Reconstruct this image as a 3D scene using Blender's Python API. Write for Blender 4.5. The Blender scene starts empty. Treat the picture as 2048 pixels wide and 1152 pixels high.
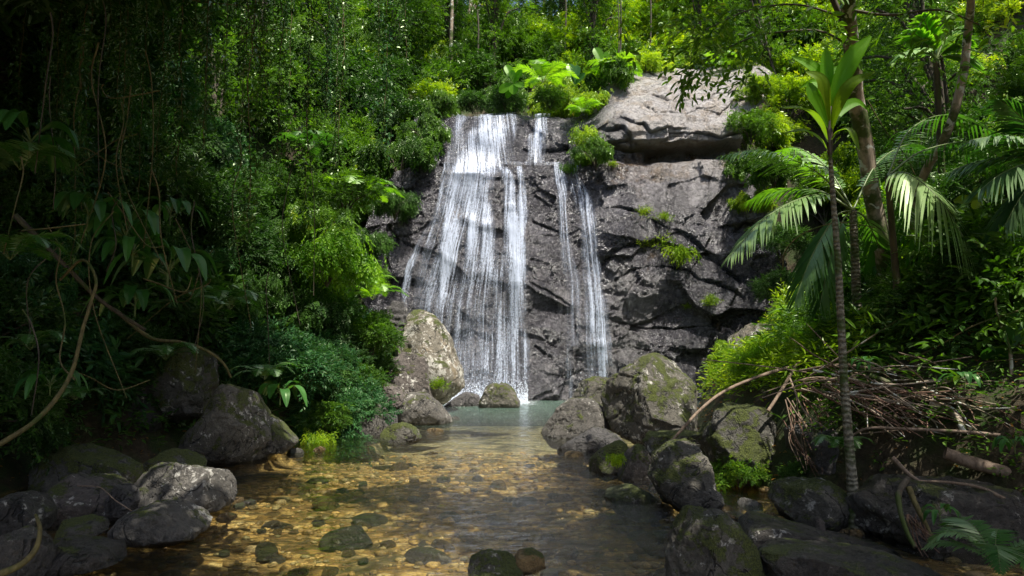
import bpy, math, random
import numpy as np
from mathutils import Vector, Matrix, Euler
random.seed(7)
RNG = np.random.default_rng(11)
C = bpy.context.scene.collection
scene = bpy.context.scene

# ------------------------------------------------------------------ camera
F = 1365.33            # focal length in pixels of the 2048 px wide photograph (24 mm lens)
H = 1.6
PITCH = math.atan(114 / F)
cam_data = bpy.data.cameras.new('camera')
cam_data.lens = 24.0
cam_data.sensor_width = 36.0
cam_data.clip_start = 0.05
cam_data.clip_end = 2000
cam = bpy.data.objects.new('camera', cam_data)
C.objects.link(cam)
cam.location = (0, 0, H)
cam.rotation_euler = (math.pi / 2 + PITCH, 0, 0)
scene.camera = cam

# ------------------------------------------------------------------ light
SUN = Vector((0.27, -0.32, 0.91)).normalized()      # direction towards the sun
world = bpy.data.worlds.new('World')
scene.world = world
world.use_nodes = True
wn = world.node_tree
bgn = wn.nodes['Background']
sky = wn.nodes.new('ShaderNodeTexSky')
sky.sky_type = 'NISHITA'
sky.sun_disc = False
sky.air_density = 0.8
sky.dust_density = 2.5
sky.ozone_density = 0.6
sky.sun_elevation = math.asin(SUN.z)
sky.sun_rotation = math.atan2(SUN.x, SUN.y)
wn.links.new(sky.outputs[0], bgn.inputs[0])
bgn.inputs[1].default_value = 0.15
sun_data = bpy.data.lights.new('sun', 'SUN')
sun_data.energy = 5.0
sun_data.angle = math.radians(0.5)
sun_data.color = (1.0, 0.95, 0.86)
sun = bpy.data.objects.new('sun', sun_data)
C.objects.link(sun)
sun.rotation_euler = SUN.to_track_quat('Z', 'Y').to_euler()
scene.view_settings.view_transform = 'Standard'
scene.view_settings.look = 'None'
scene.view_settings.gamma = 1.0
scene.view_settings.exposure = 0.95
scene.cycles.use_denoising = True
scene.cycles.max_bounces = 8
scene.cycles.transparent_max_bounces = 12
scene.cycles.transmission_bounces = 4
scene.cycles.sample_clamp_indirect = 6.0

# ------------------------------------------------------------------ picture <-> place
sP, cP = math.sin(PITCH), math.cos(PITCH)
def pt(px, py, Y):
    """the point at distance Y (metres along the stream) seen at pixel px, py of the photograph"""
    a = (px - 1024) / F; b = -(py - 576) / F
    dy = cP - b * sP; dz = sP + b * cP
    t = Y / dy
    return Vector((a * t, Y, H + dz * t))
def water_y(py, z=0.0):
    b = -(py - 576) / F
    dy = cP - b * sP; dz = sP + b * cP
    return dy * (z - H) / dz
def proj(x, y, z):
    zz = z - H
    w = y * cP + zz * sP
    w = np.where(np.abs(w) < 1e-3, 1e-3, w)
    v = -y * sP + zz * cP
    return 1024 + F * x / w, 576 - F * v / w
def px_size(Y): return Y / F

# ------------------------------------------------------------------ noise
def _hash(ix, iy, iz, s):
    h = (ix * 374761393 + iy * 668265263 + iz * 2147483647 + s * 1274126177) & 0xFFFFFFFF
    h = ((h ^ (h >> 13)) * 1274126177) & 0xFFFFFFFF
    h = (h ^ (h >> 16)) & 0xFFFFFFFF
    h = (h * 2654435761) & 0xFFFFFFFF
    return (h >> 8) / float(1 << 24)
def noise3(x, y, z, s=0):
    x = np.asarray(x, float); y = np.asarray(y, float) + 0 * x; z = np.asarray(z, float) + 0 * x
    ix = np.floor(x).astype(np.int64); iy = np.floor(y).astype(np.int64); iz = np.floor(z).astype(np.int64)
    fx, fy, fz = x - ix, y - iy, z - iz
    fx = fx * fx * (3 - 2 * fx); fy = fy * fy * (3 - 2 * fy); fz = fz * fz * (3 - 2 * fz)
    out = 0
    for a in (0, 1):
        wx = fx if a else 1 - fx
        for b in (0, 1):
            wy = fy if b else 1 - fy
            for c in (0, 1):
                wz = fz if c else 1 - fz
                out = out + wx * wy * wz * _hash(ix + a, iy + b, iz + c, s)
    return out * 2 - 1
def fbm(x, y, z, octv=4, s=0, gain=0.5):
    t = 0; a = 1; n = 0; f = 1
    for k in range(octv):
        t = t + a * noise3(x * f, y * f, z * f, s + k * 17); n += a; a *= gain; f *= 2.03
    return t / n
def cells(x, y, s=0):
    """distance to nearest and second nearest jittered point, and the id of the cell"""
    ix = np.floor(x).astype(np.int64); iy = np.floor(y).astype(np.int64)
    d1 = np.full(x.shape, 9.0); d2 = np.full(x.shape, 9.0); idv = np.zeros(x.shape)
    for a in (-1, 0, 1):
        for b in (-1, 0, 1):
            cx, cy = ix + a, iy + b
            jx = cx + _hash(cx, cy, cx * 0, s); jy = cy + _hash(cx, cy, cx * 0 + 5, s)
            d = np.hypot(x - jx, y - jy)
            m = d < d1
            d2 = np.where(m, d1, np.minimum(d2, d))
            idv = np.where(m, _hash(cx, cy, cx * 0 + 9, s), idv)
            d1 = np.where(m, d, d1)
    return d1, d2, idv
def facets(x, y, s, amp):
    """piecewise flat slabs: every cell tilts its own way"""
    ix = np.floor(x).astype(np.int64); iy = np.floor(y).astype(np.int64)
    d1 = np.full(x.shape, 9.0); h = np.zeros(x.shape); d2 = np.full(x.shape, 9.0)
    for a in (-1, 0, 1):
        for b in (-1, 0, 1):
            cx, cy = ix + a, iy + b; z = cx * 0
            jx = cx + _hash(cx, cy, z, s); jy = cy + _hash(cx, cy, z + 5, s)
            d = np.hypot(x - jx, y - jy); m = d < d1
            t = (_hash(cx, cy, z + 9, s) - .5) * .5 + (_hash(cx, cy, z + 11, s) - .5) * (x - jx) + (_hash(cx, cy, z + 13, s) - .5) * (y - jy)
            d2 = np.where(m, d1, np.minimum(d2, d)); h = np.where(m, t, h); d1 = np.where(m, d, d1)
    return amp * h, d2 - d1
def sstep(a, b, x):
    t = np.clip((x - a) / (b - a), 0, 1)
    return t * t * (3 - 2 * t)
def poly_dist(px, py, pts):
    """distance to a polyline, and which side (positive = above it in the picture)"""
    best = np.full(px.shape, 1e9); side = np.zeros(px.shape); tt = np.zeros(px.shape)
    n = len(pts) - 1
    for i in range(n):
        x0, y0 = pts[i][:2]; x1, y1 = pts[i + 1][:2]
        dx, dy = x1 - x0, y1 - y0
        L = dx * dx + dy * dy + 1e-9
        t = np.clip(((px - x0) * dx + (py - y0) * dy) / L, 0, 1)
        qx, qy = x0 + t * dx, y0 + t * dy
        d = np.hypot(px - qx, py - qy)
        m = d < best
        best = np.where(m, d, best)
        cr = dx * (py - y0) - dy * (px - x0)
        side = np.where(m, -np.sign(cr) * (1 if dx >= 0 else -1), side)
        tt = np.where(m, (i + t) / n, tt)
    return best, side, tt
def in_poly(px, py, poly):
    px = np.asarray(px, float); py = np.asarray(py, float)
    r = np.zeros(px.shape, bool); n = len(poly)
    for i in range(n):
        x0, y0 = poly[i]; x1, y1 = poly[(i + 1) % n]
        c = ((y0 > py) != (y1 > py)) & (px < (x1 - x0) * (py - y0) / (y1 - y0 + 1e-12) + x0)
        r ^= c
    return r

# ------------------------------------------------------------------ object helpers
def obj(name, me, parent=None, loc=None, rot=None, scale=None):
    o = bpy.data.objects.new(name, me); C.objects.link(o)
    if parent is not None: o.parent = parent
    if loc is not None: o.location = loc
    if rot is not None: o.rotation_euler = rot
    if scale is not None: o.scale = scale if hasattr(scale, '__len__') else (scale,) * 3
    return o
def tag(o, label=None, cat=None, group=None, kind=None):
    if label: o['label'] = label
    if cat: o['category'] = cat
    if group: o['group'] = group
    if kind: o['kind'] = kind
    return o
def thing(name, label, cat, loc=(0, 0, 0), rot=(0, 0, 0), group=None, scale=1):
    o = obj(name, None, None, loc, rot, scale)
    o.empty_display_size = 0.2
    return tag(o, label, cat, group)
def quads(name, V, Q, mat, smooth=False, tone=None, extra=None):
    """mesh from an (n,3) array and an (m,4) index array"""
    V = np.asarray(V, np.float32); Q = np.asarray(Q, np.int32)
    k = Q.shape[1]
    me = bpy.data.meshes.new(name)
    me.vertices.add(len(V)); me.vertices.foreach_set('co', V.ravel())
    me.loops.add(Q.size); me.loops.foreach_set('vertex_index', Q.ravel())
    me.polygons.add(len(Q)); me.polygons.foreach_set('loop_start', np.arange(len(Q), dtype=np.int32) * k)
    me.polygons.foreach_set('use_smooth', np.full(len(Q), smooth))
    if tone is not None:
        a = me.attributes.new('tone', 'FLOAT', 'POINT'); a.data.foreach_set('value', np.asarray(tone, np.float32))
    for nm, val in (extra or {}).items():
        a = me.attributes.new(nm, 'FLOAT', 'POINT'); a.data.foreach_set('value', np.asarray(val, np.float32))
    me.update(calc_edges=True)
    me.materials.append(mat)
    return me
class Geo:
    """collects quads (triangles are quads with a repeated corner kept as separate list)"""
    def __init__(s): s.V = []; s.Q = []; s.T = []; s.n = 0
    def add(s, V, Q, tone=0.5):
        V = np.asarray(V, float).reshape(-1, 3); Q = np.asarray(Q, int)
        s.V.append(V); s.Q.append(Q + s.n); s.n += len(V)
        s.T.append(np.broadcast_to(np.asarray(tone, float), (len(V),)).copy())
    def mesh(s, name, mat, smooth=False):
        return quads(name, np.concatenate(s.V), np.concatenate(s.Q), mat, smooth, np.concatenate(s.T))
def tube(pts, radii, sides=8, rough=0.0, seed=0):
    """tapered tube along points; returns V, Q"""
    P = np.asarray([tuple(p) for p in pts], float); n = len(P)
    R = np.interp(np.linspace(0, 1, n), np.linspace(0, 1, len(radii)), radii)
    T = np.gradient(P, axis=0); T /= np.linalg.norm(T, axis=1)[:, None] + 1e-9
    up = np.array([0.31, 0.87, 0.12]); up /= np.linalg.norm(up)
    A = np.cross(T, up); A /= np.linalg.norm(A, axis=1)[:, None] + 1e-9
    B = np.cross(T, A)
    th = np.arange(sides) * 2 * math.pi / sides
    V = P[:, None, :] + R[:, None, None] * (np.cos(th)[None, :, None] * A[:, None, :] + np.sin(th)[None, :, None] * B[:, None, :])
    if rough > 0:
        nn = fbm(V[..., 0] * 9 + seed, V[..., 1] * 9, V[..., 2] * 4, 3, seed)
        V = P[:, None, :] + (V - P[:, None, :]) * (1 + rough * nn[..., None])
    V = V.reshape(-1, 3)
    i = np.arange(n - 1)[:, None] * sides; j = np.arange(sides)[None, :]; k = (j + 1) % sides
    Q = np.stack([i + j, i + k, i + sides + k, i + sides + j], -1).reshape(-1, 4)
    return V, Q
def smooth_path(pts, n):
    """Catmull-Rom through the points"""
    P = [np.array(tuple(p), float) for p in pts]
    P = [2 * P[0] - P[1]] + P + [2 * P[-1] - P[-2]]
    m = len(P) - 3; out = []
    for q in range(n):
        u = q / (n - 1) * m; i = min(int(u), m - 1); t = u - i
        a, b, c, d = P[i:i + 4]
        out.append(0.5 * (2 * b + (c - a) * t + (2 * a - 5 * b + 4 * c - d) * t * t + (3 * b - a - 3 * c + d) * t ** 3))
    return np.array(out)

# ------------------------------------------------------------------ node helpers
def new_mat(name):
    m = bpy.data.materials.new(name); m.use_nodes = True
    nt = m.node_tree; nt.nodes.clear()
    out = nt.nodes.new('ShaderNodeOutputMaterial')
    return m, nt, out
class N:
    def __init__(s, nt): s.nt = nt
    def new(s, t, **kw):
        n = s.nt.nodes.new(t)
        for k, v in kw.items(): setattr(n, k, v)
        return n
    def link(s, a, b): s.nt.links.new(a, b)
    def val(s, sock, v):
        if hasattr(v, 'is_output'): s.link(v, sock)
        else:
            if isinstance(v, (tuple, list)) and len(v) == 3 and sock.type == 'RGBA': v = (*v, 1)
            sock.default_value = v
    def coord(s, which='Object'): return s.new('ShaderNodeTexCoord').outputs[which]
    def pos(s): return s.new('ShaderNodeNewGeometry').outputs['Position']
    def mapping(s, vec, scale=(1, 1, 1), rot=(0, 0, 0), loc=(0, 0, 0)):
        m = s.new('ShaderNodeMapping'); s.link(vec, m.inputs[0])
        m.inputs['Scale'].default_value = scale; m.inputs['Rotation'].default_value = rot; m.inputs['Location'].default_value = loc
        return m.outputs[0]
    def noise(s, vec, scale, detail=4, rough=0.55, dist=0.0, out='Fac'):
        n = s.new('ShaderNodeTexNoise'); s.link(vec, n.inputs['Vector'])
        n.inputs['Scale'].default_value = scale; n.inputs['Detail'].default_value = detail
        n.inputs['Roughness'].default_value = rough; n.inputs['Distortion'].default_value = dist
        return n.outputs[out]
    def voro(s, vec, scale, feature='F1', out='Distance', rand=1.0):
        n = s.new('ShaderNodeTexVoronoi', feature=feature); s.link(vec, n.inputs['Vector'])
        n.inputs['Scale'].default_value = scale; n.inputs['Randomness'].default_value = rand
        return n.outputs[out]
    def ramp(s, fac, stops, interp='LINEAR'):
        r = s.new('ShaderNodeValToRGB'); s.link(fac, r.inputs[0]); r.color_ramp.interpolation = interp
        e = r.color_ramp.elements
        while len(e) < len(stops): e.new(0.5)
        for k, (p, c) in enumerate(stops):
            e[k].position = p; e[k].color = (*c, 1) if len(c) == 3 else c
        return r.outputs[0]
    def step(s, fac, a, b):
        r = s.new('ShaderNodeMapRange', interpolation_type='SMOOTHSTEP'); s.val(r.inputs[0], fac)
        s.val(r.inputs[1], a); s.val(r.inputs[2], b)
        return r.outputs[0]
    def math(s, op, a, b=0.0, c=None):
        m = s.new('ShaderNodeMath', operation=op); s.val(m.inputs[0], a); s.val(m.inputs[1], b)
        if c is not None: s.val(m.inputs[2], c)
        return m.outputs[0]
    def mix(s, fac, a, b, blend='MIX'):
        m = s.new('ShaderNodeMix', data_type='RGBA', blend_type=blend)
        s.val(m.inputs[0], fac); s.val(m.inputs[6], a); s.val(m.inputs[7], b)
        return m.outputs[2]
    def bump(s, h, strength, dist, normal=None):
        b = s.new('ShaderNodeBump'); s.link(h, b.inputs['Height'])
        b.inputs['Strength'].default_value = strength; b.inputs['Distance'].default_value = dist
        if normal is not None: s.link(normal, b.inputs['Normal'])
        return b.outputs[0]
    def attr(s, name): return s.new('ShaderNodeAttribute', attribute_name=name).outputs['Fac']
    def new_noise_col(s, vec, scale): return s.noise(vec, scale, 3, out='Color')
    def rnd(s): return s.new('ShaderNodeObjectInfo').outputs['Random']
    def sep(s, vec, k):
        x = s.new('ShaderNodeSeparateXYZ'); s.link(vec, x.inputs[0]); return x.outputs[k]
    def bsdf(s, color, rough, normal=None, spec=0.5, **kw):
        b = s.new('ShaderNodeBsdfPrincipled')
        s.val(b.inputs['Base Color'], color); s.val(b.inputs['Roughness'], rough)
        s.val(b.inputs['Specular IOR Level'], spec)
        if normal is not None: s.link(normal, b.inputs['Normal'])
        return b
# ------------------------------------------------------------------ materials
def leaf_material(name, dark, light, trans=0.45, rough=0.5, gloss=0.35, yellow=None):
    m, nt, out = new_mat(name); n = N(nt)
    tone = n.attr('tone')
    p = n.pos()
    big = n.noise(p, 0.9, 2, 0.5)
    f = n.math('ADD', n.math('MULTIPLY', tone, 0.75), n.math('MULTIPLY', n.math('SUBTRACT', big, 0.5), 1.3))
    f = n.math('ADD', f, n.math('MULTIPLY', n.math('SUBTRACT', n.rnd(), 0.5), 0.35))
    col = n.ramp(f, [(0.05, dark), (0.8, light)] + ([(1.0, yellow)] if yellow else []))
    d = n.new('ShaderNodeBsdfDiffuse'); n.link(col, d.inputs[0])
    t = n.new('ShaderNodeBsdfTranslucent')
    tc = n.mix(1.0, col, (1.9, 2.0, 0.5), 'MULTIPLY'); n.link(tc, t.inputs[0])
    mx = n.new('ShaderNodeMixShader'); mx.inputs[0].default_value = trans
    n.link(d.outputs[0], mx.inputs[1]); n.link(t.outputs[0], mx.inputs[2])
    g = n.new('ShaderNodeBsdfGlossy'); g.inputs['Roughness'].default_value = rough
    g.inputs['Color'].default_value = (0.80, 0.95, 0.62, 1)
    fr = n.new('ShaderNodeFresnel'); fr.inputs[0].default_value = 1.42
    gf = n.math('MINIMUM', n.math('MULTIPLY', fr.outputs[0], gloss * 1.1), 0.22)
    mx2 = n.new('ShaderNodeMixShader'); n.link(gf, mx2.inputs[0])
    n.link(mx.outputs[0], mx2.inputs[1]); n.link(g.outputs[0], mx2.inputs[2])
    n.link(mx2.outputs[0], out.inputs[0])
    return m
M = {}
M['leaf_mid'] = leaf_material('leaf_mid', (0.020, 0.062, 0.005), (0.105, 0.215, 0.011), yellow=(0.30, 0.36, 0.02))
M['leaf_deep'] = leaf_material('leaf_deep', (0.010, 0.038, 0.006), (0.045, 0.115, 0.011), trans=0.4, rough=0.58, gloss=0.35)  # dark green; also stands in for shade on the left bank
M['leaf_sun'] = leaf_material('leaf_sun', (0.07, 0.15, 0.004), (0.30, 0.40, 0.012), trans=0.5, yellow=(0.55, 0.50, 0.03))  # yellow-green, with sunlight put into the colour for sunlit slopes
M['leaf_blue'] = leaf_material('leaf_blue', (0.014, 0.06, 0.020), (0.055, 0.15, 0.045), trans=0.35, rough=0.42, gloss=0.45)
M['fern'] = leaf_material('fern', (0.05, 0.14, 0.006), (0.19, 0.34, 0.02), trans=0.5)
M['fern_dark'] = leaf_material('fern_dark', (0.014, 0.06, 0.012), (0.05, 0.14, 0.022), trans=0.4, gloss=0.4)
M['palm'] = leaf_material('palm', (0.05, 0.15, 0.010), (0.14, 0.29, 0.025), trans=0.5, gloss=0.5)
M['palm_pale'] = leaf_material('palm_pale', (0.13, 0.22, 0.07), (0.30, 0.40, 0.17), trans=0.35, rough=0.35, gloss=0.8)
M['blade'] = leaf_material('blade', (0.06, 0.17, 0.006), (0.14, 0.33, 0.012), trans=0.6, rough=0.4, gloss=0.4)
M['blade_yellow'] = leaf_material('blade_yellow', (0.09, 0.16, 0.006), (0.24, 0.29, 0.016), trans=0.6, rough=0.4, gloss=0.4)
M['broad'] = leaf_material('broad', (0.018, 0.075, 0.014), (0.05, 0.15, 0.03), trans=0.35, rough=0.35, gloss=0.7)
M['dead_leaf'] = leaf_material('dead_leaf', (0.16, 0.07, 0.02), (0.35, 0.18, 0.05), trans=0.2, rough=0.6, gloss=0.1)
M['moss_leaf'] = leaf_material('moss_leaf', (0.07, 0.14, 0.006), (0.24, 0.33, 0.015), trans=0.35, rough=0.6, gloss=0.1)

def bark_material(name, a, b, moss=0.3, scale=1.0, lichen=0.0):
    m, nt, out = new_mat(name); n = N(nt); c = n.coord()
    st = n.mapping(c, (1, 1, 0.25))
    v = n.noise(st, 14 * scale, 6, 0.65)
    big = n.noise(c, 3.1, 4, 0.6)
    col = n.ramp(v, [(0.3, a), (0.7, b)])
    col = n.mix(n.step(big, 0.62 - 0.2 * moss, 0.75 - 0.2 * moss), col, (0.045, 0.065, 0.012))
    if lichen:
        l = n.noise(c, 7.0, 3, 0.5, 0.6)
        col = n.mix(n.step(l, 0.70 - 0.12 * lichen, 0.75 - 0.12 * lichen), col, (0.42, 0.43, 0.38))
    nr = n.bump(v, 0.7, 0.02)
    b_ = n.bsdf(col, 0.8, nr, 0.3)
    n.link(b_.outputs[0], out.inputs[0])
    return m
M['bark'] = bark_material('bark', (0.11, 0.085, 0.062), (0.36, 0.29, 0.215), 0.8, 1.0, 1.1)
M['bark_dark'] = bark_material('bark_dark', (0.03, 0.025, 0.018), (0.10, 0.08, 0.055), 0.5)
M['bark_dry'] = bark_material('bark_dry', (0.09, 0.062, 0.042), (0.25, 0.185, 0.13), 0.1, 2.0)
M['bark_red'] = bark_material('bark_red', (0.07, 0.04, 0.028), (0.20, 0.115, 0.075), 0.0, 2.0)
M['vine'] = bark_material('vine', (0.05, 0.04, 0.016), (0.15, 0.125, 0.045), 0.5, 2.0)

def ringed_trunk():
    m, nt, out = new_mat('ringed_palm_bark'); n = N(nt); c = n.coord()
    z = n.sep(c, 2)
    w = n.math('SINE', n.math('ADD', n.math('MULTIPLY', z, 130.0), n.math('MULTIPLY', n.noise(c, 6, 3), 16.0)))
    sp = n.noise(c, 42, 5, 0.7)
    col = n.ramp(n.math('ADD', n.math('MULTIPLY', w, 0.09), sp), [(0.35, (0.05, 0.045, 0.03)), (0.8, (0.30, 0.28, 0.21))])
    big = n.noise(c, 5, 4)
    col = n.mix(n.step(big, 0.45, 0.6), col, (0.05, 0.075, 0.02))
    nr = n.bump(w, 0.5, 0.01)
    n.link(n.bsdf(col, 0.75, nr, 0.3).outputs[0], out.inputs[0]); return m
M['palm_trunk'] = ringed_trunk()
m, nt, out = new_mat('dark_crownshaft'); n = N(nt)
n.link(n.bsdf(n.ramp(n.noise(n.mapping(n.coord(), (1, 1, .2)), 30, 4), [(.3, (0.012, 0.008, 0.006)), (.7, (0.06, 0.035, 0.02))]), 0.5).outputs[0], out.inputs[0])
M['crownshaft'] = m
m, nt, out = new_mat('leaf_stalk'); n = N(nt)
n.link(n.bsdf((0.09, 0.13, 0.03), 0.5).outputs[0], out.inputs[0]); M['stalk'] = m

def rock_material(name, a, b, moss=0.3, lichen=0.3, wet=0.0, tan=0.0, tan_col=(0.30, 0.21, 0.11)):
    m, nt, out = new_mat(name); n = N(nt); c = n.pos()
    v1 = n.noise(c, 2.2, 6, 0.6); v2 = n.noise(c, 24, 6, 0.7); v3 = n.noise(c, 70, 4, 0.7)
    col = n.ramp(n.math('ADD', n.math('MULTIPLY', v1, 0.45), n.math('MULTIPLY', v2, 0.55)), [(0.34, a), (0.62, b)])
    col = n.mix(n.step(v3, 0.52, 0.7), col, n.mix(0.5, col, (0.02, 0.02, 0.018)))
    if tan: col = n.mix(n.math('MULTIPLY', n.step(n.noise(c, 1.3, 4, .6), 0.60 - 0.2 * tan, 0.72 - 0.2 * tan), 0.8), col, tan_col)
    if lichen:
        l = n.noise(c, 11, 6, 0.72, 0.4); l2 = n.noise(c, 2.1, 2)
        lf = n.step(n.math('ADD', l, n.math('MULTIPLY', n.math('SUBTRACT', l2, 0.5), 0.6)), 0.66 - 0.16 * lichen, 0.72 - 0.16 * lichen)
        col = n.mix(n.math('MULTIPLY', lf, 0.85), col, (0.52, 0.50, 0.44))
    fr_ = n.math('ABSOLUTE', n.math('SUBTRACT', n.noise(c, 1.7, 4, 0.55, 0.9), 0.5))
    frk = n.step(fr_, 0.012, 0.002)
    col = n.mix(n.math('MULTIPLY', frk, 0.85), col, (0.01, 0.009, 0.008))
    rough = n.math('ADD', 0.62 - 0.35 * wet, n.math('MULTIPLY', v2, 0.25))
    hb = n.math('SUBTRACT', n.math('ADD', n.math('MULTIPLY', v2, 0.8), n.math('MULTIPLY', v3, 0.5)), n.math('MULTIPLY', frk, 0.6))
    if moss:
        up = n.sep(n.new('ShaderNodeNewGeometry').outputs['Normal'], 2)
        mz = n.noise(c, 3.4, 5, 0.65, 0.3); mf = n.noise(c, 60, 3, 0.7)
        q = n.math('ADD', n.math('ADD', mz, n.math('MULTIPLY', up, 0.16)), n.math('MULTIPLY', mf, 0.12))
        mk = n.step(q, 0.80 - 0.26 * moss, 0.90 - 0.26 * moss)
        mcol = n.ramp(n.noise(c, 90, 3, 0.7), [(0.35, (0.025, 0.038, 0.006)), (0.7, (0.14, 0.165, 0.02))])
        col = n.mix(n.math('MULTIPLY', mk, 0.93), col, mcol)
        rough = n.math('ADD', rough, n.math('MULTIPLY', mk, 0.3))
        hb = n.math('ADD', hb, n.math('MULTIPLY', n.math('MULTIPLY', mk, mf), 1.0))
    nr = n.bump(hb, 1.0, 0.06)
    # the waterline keeps a dark damp band
    z = n.sep(c, 2)
    damp = n.math('SUBTRACT', 1.0, n.step(n.math('ADD', z, n.math('MULTIPLY', n.math('SUBTRACT', v2, 0.5), 0.12)), 0.02, 0.09))
    col = n.mix(n.math('MULTIPLY', damp, 0.65), col, n.mix(0.8, col, (0.012, 0.012, 0.01)))
    rough = n.math('SUBTRACT', rough, n.math('MULTIPLY', damp, 0.35))
    n.link(n.bsdf(col, rough, nr, 0.5).outputs[0], out.inputs[0])
    return m
M['rock_grey'] = rock_material('rock_grey', (0.028, 0.026, 0.021), (0.145, 0.132, 0.112), 0.30, 0.25)
M['rock_moss'] = rock_material('rock_moss', (0.028, 0.026, 0.02), (0.14, 0.13, 0.105), 0.95, 0.35)
M['rock_lichen'] = rock_material('rock_lichen', (0.032, 0.029, 0.022), (0.16, 0.145, 0.115), 0.72, 0.45)
M['rock_tan'] = rock_material('rock_tan', (0.06, 0.052, 0.038), (0.23, 0.205, 0.155), 0.5, 0.75, 0, 0.25, (0.24, 0.19, 0.12))
M['rock_dark'] = rock_material('rock_dark', (0.03, 0.028, 0.026), (0.10, 0.093, 0.088), 0.1, 0.1, 0.6)
M['rock_wet'] = rock_material('rock_wet', (0.022, 0.020, 0.018), (0.10, 0.09, 0.078), 0.35, 0.12, 1.25)
M['rock_brown'] = rock_material('rock_brown', (0.035, 0.029, 0.024), (0.155, 0.130, 0.112), 0.45, 0.35, 0.2)
M['rock_ochre'] = rock_material('rock_ochre', (0.10, 0.065, 0.025), (0.30, 0.20, 0.08), 0.3, 0.0, 0.5)
M['rock_pink'] = rock_material('rock_pink', (0.22, 0.14, 0.10), (0.42, 0.29, 0.22), 0.0, 0.2)

def cliff_material():
    m, nt, out = new_mat('wet_cliff_rock'); n = N(nt); c = n.pos()
    dry = n.attr('dry'); crack = n.attr('crack'); tint = n.attr('tint')
    v1 = n.noise(c, 1.1, 6, 0.6, 0.3); v2 = n.noise(c, 9, 8, 0.72, 0.4); v3 = n.noise(c, 38, 6, 0.72)
    wet_c = n.ramp(n.math('ADD', n.math('MULTIPLY', v1, 0.5), n.math('MULTIPLY', v2, 0.5)),
                   [(0.34, (0.017, 0.016, 0.020)), (0.5, (0.058, 0.055, 0.063)), (0.68, (0.20, 0.19, 0.205))])
    dry_c = n.ramp(n.math('ADD', n.math('MULTIPLY', v1, 0.5), n.math('MULTIPLY', v2, 0.5)),
                   [(0.36, (0.08, 0.073, 0.07)), (0.5, (0.19, 0.175, 0.168)), (0.66, (0.36, 0.34, 0.33))])
    col = n.mix(dry, wet_c, dry_c)
    tan = n.step(n.math('ADD', n.noise(c, 0.9, 5, 0.6, 0.5), n.math('MULTIPLY', tint, 0.35)), 0.62, 0.76)
    col = n.mix(n.math('MULTIPLY', tan, n.math('SUBTRACT', 0.75, n.math('MULTIPLY', dry, 0.25))), col, n.mix(dry, (0.15, 0.10, 0.055), (0.38, 0.30, 0.21)))
    streak = n.noise(n.mapping(c, (1, 1, 0.12)), 5.5, 5, 0.65)
    pale = n.step(n.math('ADD', n.noise(n.mapping(c, (1, 1, 0.5)), 1.6, 6, 0.7, .3), n.math('MULTIPLY', tint, .12)), 0.53, 0.67)
    col = n.mix(n.math('MULTIPLY', pale, 0.7), col, n.mix(dry, (0.26, 0.245, 0.25), (0.42, 0.40, 0.39)))
    col = n.mix(n.math('MULTIPLY', n.step(streak, 0.52, 0.68), 0.65), col, n.mix(0.75, col, (0.015, 0.014, 0.014)))
    moss = n.step(n.noise(c, 1.7, 6, 0.7, 0.2), 0.62, 0.72)
    col = n.mix(n.math('MULTIPLY', moss, 0.35), col, (0.05, 0.06, 0.018))
    col = n.mix(n.math('MULTIPLY', crack, 0.9), col, (0.008, 0.007, 0.007))
    rough = n.math('ADD', n.math('ADD', 0.10, n.math('MULTIPLY', v2, 0.30)), n.math('MULTIPLY', dry, 0.22))
    rid = n.math('ABSOLUTE', n.math('SUBTRACT', n.noise(c, 6, 6, 0.65, 0.8), 0.5))
    h = n.math('ADD', n.math('MULTIPLY', v2, 0.9), n.math('MULTIPLY', v3, 0.55))
    h = n.math('SUBTRACT', h, n.math('MULTIPLY', n.step(rid, 0.03, 0.0), 0.45))
    nr = n.bump(h, 1.0, 0.12)
    n.link(n.bsdf(col, rough, nr, 1.0).outputs[0], out.inputs[0])
    return m
M['cliff'] = cliff_material()

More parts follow.
